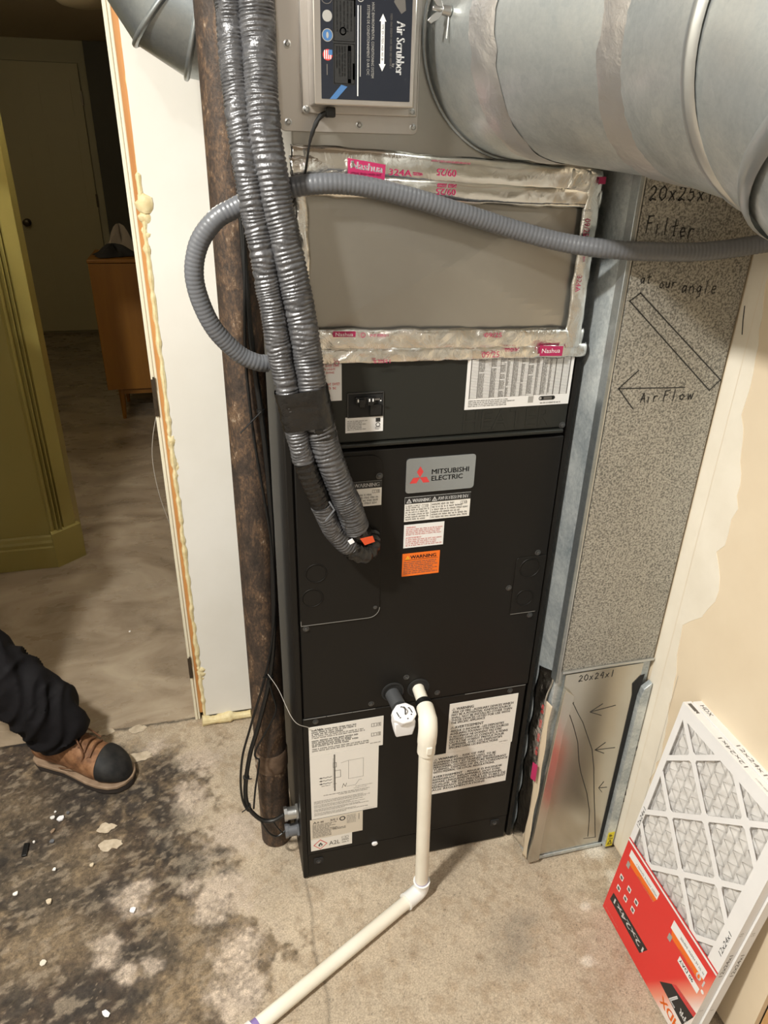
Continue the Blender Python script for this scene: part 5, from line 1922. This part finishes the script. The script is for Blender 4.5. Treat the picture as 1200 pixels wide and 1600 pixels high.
# fades to white towards the lower near corner
ma = nd(nt, 'ShaderNodeMath', operation='MULTIPLY_ADD')
nt.links.new(sp.outputs['Z'], ma.inputs[0])
ma.inputs[1].default_value = .55
nt.links.new(sp.outputs['Y'], ma.inputs[2])
nt.links.new(ramp(nt, ma.outputs[0], [(0.0, (.82, .74, .70)), (0.03, (.80, .30, .20)), (.06, (.72, .035, .03)), (1.0, (.66, .030, .032))]), b.inputs['Base Color'])
b.inputs['Roughness'].default_value = .35
MAT['red_sheet'] = m
lsht = MB().prism([(0, 0), (FW, 0), (FW, .228), (0, .228)], fr1, .0001, .0006).build('label_sheet', 'red_sheet', f1, smooth=None, label='red printed label sheet, upside down')
# shift ramp origin: object origin is the filter's base centre
ma2 = nd(nt, 'ShaderNodeMath', operation='ADD')
nt.links.new(ma.outputs[0], ma2.inputs[0])
ma2.inputs[1].default_value = .085
for l in list(nt.links):
    if l.from_node == ma and l.to_node.bl_idname == 'ShaderNodeValToRGB':
        rampn = l.to_node
        nt.links.remove(l)
nt.links.new(ma2.outputs[0], rampn.inputs[0])
LF = (fr1[0]+FT*FW+FS*.228+FN*.0006, -FT, -FS, FN)      # U = FW - t, V = .228 - s
pr = Print([])
# stripes at the edge of the sheet
pr.rect(0, 0, FW, .0035, 'ink_red')
pr.rect(0, .0035, FW, .0050, 'ink_white')
pr.rect(0, .0085, FW, .0035, 'ink_red')
# size band
T = lambda t, s: (FW-t, .228-s)
pr.poly([T(.149, .069), T(.135, .037), T(.012, .041), T(.015, .066)], 'ink_dark' if 'ink_dark' in MAT else 'ink')
pr.text('12x24x1', FW-.140, .228-.060, .0135, 'ink_white', .115, bold=.0005, lift=2)
# white claim panels with orange tails
for t0, t1, s0, s1 in ((.017, .122, .190, .209), (.175, .278, .180, .203)):
    pr.poly([T(t1, s1), T(t0, s1), T(t0, s0), T(t1, s0)], 'ink_white')
    pr.words(*T(t1-.004, s1-.004-.006), (t1-t0)*.72, .0055, 'ink_grey')
    pr.poly([T(t1, s0), T(t0+.004, s0), T(t0+.010, s0-.016), T(t1-.006, s0-.014)], 'orange')
    pr.words(*T(t1-.006, s0-.003-.007), (t1-t0)*.6, .0055, 'ink_pink')
    pr.rect(*T(t0+.012, s0-.012), .010, .016, 'ink_light', 2)
pr.disc(*T(.286, .157), .004, 'ink_white')
pr.text('10', *T(.283, .181), .015, 'ink_white', .022, lift=3, bold=.0004)
pr.poly([T(.279, .154), T(.217, .156), T(.217, .141), T(.279, .139)], 'ink_white')
pr.text('90 DAY', *T(.262, .153), .0078, 'ink', .042, lift=2, bold=.0003)
for t, s in ((.020, .123), (.023, .092), (.050, .124), (.050, .094), (.079, .122), (.078, .096)):
    pr.rect(FW-t-.006, .228-s-.007, .012, .013, 'ink_white')
    pr.disc(FW-t, .228-s, .0045, 'ink_grey', 8, lift=1)
pr.poly([T(.202, .050), T(.227, .083), T(.2935, .090), T(.281, .043)], 'ink')
pr.poly([T(.227, .083), T(.2935, .090), T(.2945, .104), T(.236, .094)], 'ink_red')
pr.words(*T(.290, .0985), .045, .005, 'ink_pink')
pr.text('7', *T(.253, .078), .030, 'ink_white', .018, lift=2, bold=.0006)
pr.text('FPR', *T(.290, .068), .013, 'ink_white', .026, lift=2, bold=.0004)
pr.text('HDX', *T(.280, .034), .020, 'orange', .060, bold=.0010)
pr.words(*T(.06, .012), .05, .003, 'ink_pink')
pr.mesh(LF, 'print', lsht)

# ================================================================== PERSON (leg at the left edge)
pe = thing('person', 'person in black work trousers and a tan work boot stepping in at the left', 'person', (-.82, .46, 0))


def leg_mesh():
    path = spline([(-.843, .478, .112), (-.850, .480, .138), (-.858, .480, .19), (-.915, .492, .28), (-.985, .500, .38), (-1.055, .505, .48), (-1.09, .53, .62), (-1.10, .56, .78), (-1.10, .58, .92)], 240)
    n = len(path)
    rl = []
    a = Vector((0, 1, 0))
    for i in range(n):
        s = i/(n-1)
        t = Vector(path[min(i+1, n-1)]-path[max(i-1, 0)]).normalized()
        a = (a-t*a.dot(t)).normalized()
        b = t.cross(a)
        r = np.interp(s, [0, .03, .12, .22, .38, .55, .75, 1], [.058, .066, .070, .070, .070, .078, .095, .11])
        row = []
        for k in range(48):
            th = 2*math.pi*k/48
            # stacked folds above the hem, softer creases higher up
            g_ = fbm(np.array([3+1.1*math.cos(th)+s*5]), np.array([s*19+1.1*math.sin(th)+.5*math.cos(2*th)]), 63, 1)[0]
            g2 = fbm(np.array([9+1.0*math.cos(th+1)-s*9]), np.array([s*28+1.2*math.sin(th+1)]), 91, 1)[0]
            fold = ((.5-abs(2*g_-1))*.026+(.5-abs(2*g2-1))*.010)*np.interp(s, [0, .03, .12, .3, 1], [.15, .8, 1.0, .8, .5])
            fold += (fbm(np.array([3+math.cos(th)*1.2]), np.array([s*9+math.sin(th)*1.2]), 77, 1)[0]-.5)*.014
            row.append(Vector(path[i])+(a*math.cos(th)*.95+b*math.sin(th)*1.05)*(r+fold))
        rl.append(row)
    # turned-in hem
    c = sum(rl[0], Vector())/48
    inner = [c+(p-c)*.90+Vector((0, 0, .012)) for p in rl[0]]
    return MB().rings([inner]+rl, caps=True)


leg_mesh().build('trouser_leg', 'trouser', pe, smooth=75)
BD = Vector((.258, -.150, 0)).normalized()
BS = Vector((-BD.y, BD.x, 0))          # to the left of the boot
B0 = Vector((-.938, .541, 0))          # heel
BL = .302


def bsec(s, w_, h, z0, k=26, sq=2.4, flatb=.0):
    """cross-section: width w_, height h above z0."""
    row = []
    for q in range(k):
        th = 2*math.pi*q/k
        cx, sx = math.cos(th), math.sin(th)
        px = math.copysign(abs(cx)**(2/sq), cx)*w_/2
        pz = math.copysign(abs(sx)**(2/sq), sx)*h/2
        if pz > 0:
            px *= 1-.32*(pz/(h/2))**2
        row.append(B0+BD*s+BS*px+Vector((0, 0, z0+h/2+pz)))
    return row


# upper: heel to toe
S = [0.004, .02, .05, .085, .12, .155, .19, .22, .25, .275, .290, .298]
Wd = [.040, .062, .070, .072, .078, .088, .098, .102, .098, .082, .056, .024]
Ht = [.090, .128, .150, .155, .140, .112, .090, .078, .068, .056, .042, .022]
up = MB().rings([bsec(s, a, b_+.006, .018) for s, a, b_ in zip(S, Wd, Ht)], caps=True)
boot = up.build('boot', 'leather', pe, smooth=70, label='tan leather boot with black toe cap')
sub = boot.modifiers.new('s', 'SUBSURF')
sub.levels = sub.render_levels = 2
# toe cap shell
tcS = [.218, .228, .240, .252, .270, .285, .296, .303]
tcW = [.104, .107, .106, .102, .090, .070, .044, .018]
tcH = [.080, .081, .077, .071, .060, .047, .033, .016]
rl = []
for i, (s, a, b_) in enumerate(zip(tcS, tcW, tcH)):
    row = bsec(s, a+.003, b_+.003, .022)
    if i < 2:   # rounded back edge of the cap
        row = [p-BD*(.10*(p-B0).dot(BS))+BD*(.006 if i == 0 else 0) for p in row]
    rl.append(row)
tcap = MB().rings(rl, caps=True).build('toe_cap', 'toe', boot, smooth=70, label='black rubber toe cap')
sub = tcap.modifiers.new('s', 'SUBSURF')
sub.levels = sub.render_levels = 2
pr_path = [B0+BD*.262+BS*q+Vector((0, 0, .0905-.0*abs(q)-(abs(q)/.04)**2*.016-.009)) for q in np.linspace(-.028, .020, 9)]
MB().tube(pr_path, .0012, 6).build('scuff_line', flat('pale_scuff', (.45, .40, .33), .7), boot, smooth=40)


def outline(k=40, grow=0.0, hs=(.0, 1.0)):
    pts = []
    prof_s = [0, .012, .035, .08, .12, .16, .20, .235, .265, .288, .302, .308]
    prof_w = [0.0, .024, .036, .0365, .037, .044, .052, .0545, .051, .040, .022, 0.0]
    L_, R_ = [], []
    for s, w_ in zip(prof_s, prof_w):
        L_.append((s, w_+grow))
        R_.append((s, -w_-grow))
    pts = L_+R_[::-1][1:-1]
    return pts


def soleplate(z0, z1, grow, name, mat, s0=0.0, s1=1.0):
    poly = [(s, w_) for s, w_ in outline(grow=grow) if s0 <= s <= s1]
    mb = MB().prism(poly, (B0, BD, BS, Vector((0, 0, 1))), z0, z1)
    return mb.build(name, mat, boot, bevel=.002, smooth=50)


soleplate(.0195, .029, .002, 'midsole', 'sole')
soleplate(.0016, .0190, -.001, 'outsole', flat('dark_outsole', (.03, .022, .018), .8))
# tongue and laces
lp = []
for i, (s, h) in enumerate(((.134, .152), (.152, .140), (.170, .1285), (.188, .1185), (.205, .110))):
    wd2 = .020+.003*i
    zz = h+.002
    a, b_ = B0+BD*s+BS*wd2+Vector((0, 0, zz-.011)), B0+BD*(s+.006)-BS*wd2+Vector((0, 0, zz-.011))
    mid = B0+BD*(s+.003)+Vector((0, 0, zz+.004))
    MB().tube(spline([a, mid, b_], 10), .0026, 8).build('lace', 'lace', boot)
c0 = B0+BD*.140+Vector((0, 0, .155))
MB().tube(spline([c0, c0+BD*.03+BS*-.02+Vector((0, 0, -.012)), c0+BD*.055+BS*-.034+Vector((0, 0, -.045)), c0+BD*.05+BS*-.041+Vector((0, 0, -.07))], 16), .0022, 8).build('lace', 'lace', boot)
MB().tube(spline([c0, c0+BD*.03+BS*.025+Vector((0, 0, -.016)), c0+BD*.06+BS*.036+Vector((0, 0, -.048))], 16), .0022, 8).build('lace', 'lace', boot)
# stitching ridge between vamp and quarter
for sg in (-1, 1):
    MB().tube(spline([B0+BD*.205+BS*sg*.030+Vector((0, 0, .098)), B0+BD*.185+BS*sg*.043+Vector((0, 0, .078)), B0+BD*.150+BS*sg*.0445+Vector((0, 0, .055)), B0+BD*.11+BS*sg*.040+Vector((0, 0, .040))], 14), .0014, 6).build('stitched_seam', 'lace', boot)


# rest of the person, standing in the doorway outside the frame
MAT['jacket'] = noisy('dark_navy_work_jacket', [(.3, (.012, .014, .020)), (.7, (.020, .023, .032))], 20, .8, spec=.2)
MAT['skin'] = noisy('skin', [(.3, (.42, .24, .16)), (.7, (.50, .30, .21))], 8, .55)
MAT['hair'] = flat('short_dark_hair', (.03, .02, .014), .7)
PCX = Vector((-1.165, .632, 0))


def oval(c, hw_, hd, lean=0.0, k=36, nz=0.0, seed=5):
    row = []
    for q in range(k):
        th = 2*math.pi*q/k
        wv = 1+nz*(float(vnoise(np.array([c.z*14+math.cos(th)*1.4]), np.array([4+math.sin(th)*1.4]), seed)[0])-.5)
        row.append(c+(BS*(hw_*math.cos(th))+BD*(hd*math.sin(th)))*wv)
    return row


back_leg = spline([(-1.266, .812, .108), (-1.262, .800, .20), (-1.250, .775, .34), (-1.238, .748, .50), (-1.228, .715, .70), (-1.218, .690, .93)], 60)
rl = []
for i, p in enumerate(back_leg):
    s_ = i/59
    r = float(np.interp(s_, [0, .06, .35, .5, .75, 1], [.060, .068, .070, .076, .092, .108]))
    rl.append(oval(Vector(p), r, r, nz=.22, seed=8))
MB().rings(rl, caps=True).build('trouser_leg', 'trouser', pe, smooth=75)
rl = [oval(PCX+Vector((0, 0, z)), a, b_, nz=.10) for z, a, b_ in ((.84, .135, .085), (.88, .178, .118), (.95, .182, .122), (1.02, .170, .115))]
MB().rings(rl, caps=True).build('trouser_seat', 'trouser', pe, smooth=75)
rl = [oval(PCX+Vector((0, 0, z)), a, b_, nz=.08, seed=12) for z, a, b_ in ((.93, .190, .128), (.94, .195, .132), (1.05, .178, .122), (1.18, .190, .125), (1.32, .205, .128), (1.40, .205, .118), (1.46, .165, .095), (1.495, .085, .068), (1.515, .062, .060))]
jk = MB().rings(rl, caps=True)
for sg in (-1, 1):
    sh = PCX+BS*(sg*.185)+Vector((0, 0, 1.405))
    arm = spline([tuple(sh-BS*(sg*.05)), tuple(sh+BS*(sg*.035)+Vector((0, 0, -.05))), tuple(sh+BS*(sg*.055)+Vector((0, 0, -.28))-BD*.01), tuple(sh+BS*(sg*.045)+Vector((0, 0, -.40))+BD*.03), tuple(sh+BS*(sg*.04)+Vector((0, 0, -.545))+BD*.08)], 30)
    jk.tube(arm, list(np.interp(np.linspace(0, 1, 30), [0, .2, .55, .75, 1], [.070, .064, .052, .046, .038])), 20)
    wr_ = Vector(arm[-1])
    hd_ = Vector((0, 0, -1))+BD*.25
    hd_.normalize()
    hm = MB()
    n_ = (BS*sg).normalized()
    wdir = BD-hd_*BD.dot(hd_)
    wdir.normalize()
    rl = []
    for q, a, b_ in ((-.02, .024, .022), (.015, .030, .019), (.055, .040, .016), (.090, .040, .013)):
        rl.append([wr_+hd_*q+wdir*(a*math.cos(t_))+n_*(b_*math.sin(t_)) for t_ in np.linspace(0, 2*math.pi, 18, endpoint=False)])
    hm.rings(rl, caps=True)
    for q, ln in ((-.029, .062), (-.010, .075), (.010, .080), (.029, .070)):
        f0 = wr_+hd_*.082+wdir*q
        hm.tube([f0, f0+hd_*ln*.45, f0+hd_*ln*.8-n_*.010, f0+hd_*ln-n_*.024], [.0095, .009, .008, .006], 10)
    f0 = wr_+hd_*.028+wdir*.030
    hm.tube([f0, f0+wdir*.022+hd_*.024, f0+wdir*.028+hd_*.050-n_*.008, f0+wdir*.026+hd_*.066-n_*.012], [.012, .011, .0095, .007], 10)
    hm.build('hand', 'skin', pe, smooth=75)
jk.build('jacket', 'jacket', pe, smooth=75)
HC = PCX+Vector((0, 0, 1.655))+BD*.02
rl = [oval(PCX+Vector((0, 0, z))+BD*(.004+(z-1.49)*.10), .056, .058) for z in (1.49, 1.54, 1.575)]
hm = MB().rings(rl, caps=True)
rl = []
for i in range(17):
    t_ = math.pi*i/16
    zz = math.cos(t_)
    jaw = .80 if zz < -.5 else 1.0
    rl.append(oval(HC+Vector((0, 0, .115*zz))+BD*(.012 if zz < -.3 else 0), max(.074*math.sin(t_)**.75*jaw, .002), max(.094*math.sin(t_)**.8*(jaw+.06), .002)))
hm.rings(rl, caps=True)
hm.tube([HC+BD*.088+Vector((0, 0, .018)), HC+BD*.100+Vector((0, 0, -.006)), HC+BD*.110+Vector((0, 0, -.026)), HC+BD*.092+Vector((0, 0, -.036))], [.008, .010, .013, .009], 10)
for sg in (-1, 1):
    hm.rings([[HC+BS*(sg*(.070+d))+BD*(.018*q*math.cos(t_)-.008)+Vector((0, 0, .030*q*math.sin(t_)-.008)) for t_ in np.linspace(0, 2*math.pi, 14, endpoint=False)] for d, q in ((-.006, .8), (.006, 1), (.012, .9), (.010, .4))], caps=True)
head = hm.build('head', 'skin', pe, smooth=75)
for sg in (-1, 1):
    c_ = HC+BS*(sg*.031)+BD*.083+Vector((0, 0, .012))
    MB().rings([[c_+BS*(.012*math.sin(t2)*math.cos(t_))+Vector((0, 0, .007*math.sin(t2)*math.sin(t_)))+BD*(.006*math.cos(t2)) for t_ in np.linspace(0, 2*math.pi, 12, endpoint=False)] for t2 in (1.5, 1.0, .5, .05)], caps=True).build('eye', 'ink', head, smooth=60)
MB().tube([HC+BD*.083+BS*.024+Vector((0, 0, -.062)), HC+BD*.092+Vector((0, 0, -.060)), HC+BD*.083-BS*.024+Vector((0, 0, -.062))], [.003, .006, .003], 8).build('mouth', flat('lips', (.32, .13, .10), .5), head)
rl = []
for i in range(10):
    t_ = math.pi*.56*i/9
    rl.append(oval(HC+Vector((0, 0, .124*math.cos(t_)))-BD*.010, max(.082*math.sin(t_)**.75, .002), max(.100*math.sin(t_)**.8, .002), nz=.05))
MB().rings(rl, caps=True).build('hair', 'hair', head, smooth=75)
b2 = boot.copy()
COL.objects.link(b2)
b2.parent = pe
b2.location = boot.location+Vector((-.418, .332, 0))
for ch in list(boot.children):
    c2 = ch.copy()
    COL.objects.link(c2)
    c2.parent = b2

# ================================================================== DEBRIS
def chip(x, y, size, mat, name, label, cat, th=.002, asp=1.0, rot=0.0, group=None, z=.0018):
    k = 7
    a = [(size*asp*math.cos(t)*random.uniform(.6, 1), size*math.sin(t)*random.uniform(.6, 1)) for t in np.linspace(0, 2*math.pi, k, endpoint=False)]
    ca, sa = math.cos(rot), math.sin(rot)
    a = [(p*ca-q*sa, p*sa+q*ca) for p, q in a]
    o = MB().prism(a, frame((x, y, z), (1, .0, random.uniform(-.05, .12)), (0, 1, random.uniform(0, .1))), 0, th).build(name, mat, smooth=None)
    return tag(o, label, cat, group)


chip(-.846, .311, .009, 'white', 'paint_flake', 'crumpled white paint flake in front of the boot, largest of the cluster', 'debris', .004, 1.3)
chip(-.866, .319, .006, 'paper', 'paint_flake', 'pale flake at the left end of the cluster before the boot', 'debris', .003, 1.2)
chip(-.830, .325, .005, 'conduit', 'paint_flake', 'grey flake at the right end of the cluster before the boot', 'debris', .003)
chip(-.862, .336, .0035, 'paper', 'paint_flake', 'tiny pale flake just behind the flake cluster, nearest the boot sole', 'debris', .002)
chip(-.856, .244, .006, 'conduit', 'paint_flake', 'grey white flake below the brown chip', 'debris', .004, 1.2)
chip(-.859, .276, .010, 'sole', 'wood_chip', 'long brown wood chip lying between white flakes', 'wood chip', .003, .5, -.5)
chip(-.754, .153, .006, 'tape_cream', 'wood_chip', 'small cream chip alone on the dark floor right of the black plastic piece', 'wood chip', .004)
chip(-.838, .078, .009, 'tape_cream', 'wood_chip', 'cream triangular wood chip on the dark floor near the picture edge', 'wood chip', .004)
chip(-.652, .012, .008, 'white', 'paint_flake', 'white sliver lying on the pale round floor patch', 'debris', .004, 1.0, .5)
chip(-.829, -.064, .008, 'paper_warm', 'paint_flake', 'tan white flake on the brown stain at lower left', 'debris', .002)
chip(-.692, -.199, .010, 'paper_white', 'paper_scrap', 'white paper scrap at the bottom edge of the dark floor', 'paper scrap', .002, .8, .8)
chip(-.839, .161, .005, 'paper', 'paint_flake', 'small pale crumb left of the cream chip', 'debris', .003)
chip(-.915, .115, .007, 'paper', 'paint_flake', 'pale flake at the left picture edge on the black residue', 'debris', .003)
chip(-.899, .252, .004, 'paper', 'paint_flake', 'pale crumb right of the black plastic piece', 'debris', .003)
chip(-.725, 1.097, .005, 'white', 'paint_flake', 'white speck on the polished hall floor near the door frame', 'debris', .002, z=.0005)
o_ = MB().box(-.921, -.909, .215, .252, .0016, .006)
tag(o_.build('plastic_strip', 'black', bevel=.001), 'short black plastic strip on the dirty floor at the left', 'debris')
for x, y, s_, w_ in ((-.673, .597, .022, 'a'), (-.763, .603, .020, 'b'), (-.662, .483, .030, 'c'), (-.729, .258, .020, 'd'), (-.716, .205, .024, 'e')):
    a = [(s_*1.3*math.cos(t)*random.uniform(.75, 1.05), s_*.8*math.sin(t)*random.uniform(.55, 1.1)) for t in np.linspace(0, 2*math.pi, 18, endpoint=False)]
    mb = MB().prism(a, frame((x, y, .0), (1, 0, 0), (0, 1, 0)), -.001, .0018)
    lab = {'a': 'pale dried plaster splat on the threshold, nearest the door frame', 'b': 'small pale plaster splat on the threshold beside the boot ankle', 'c': 'largest plaster splat, right beside the boot toe', 'd': 'rough plaster lump on the dark floor in front of the boot toe', 'e': 'thin flat plaster flake just below the rough plaster lump'}[w_]
    tag(mb.build('plaster_splat', noisy('dried_plaster', [(.3, (.40, .32, .23)), (.7, (.60, .51, .39))], 60, .8), bevel=.0012), lab, 'debris')
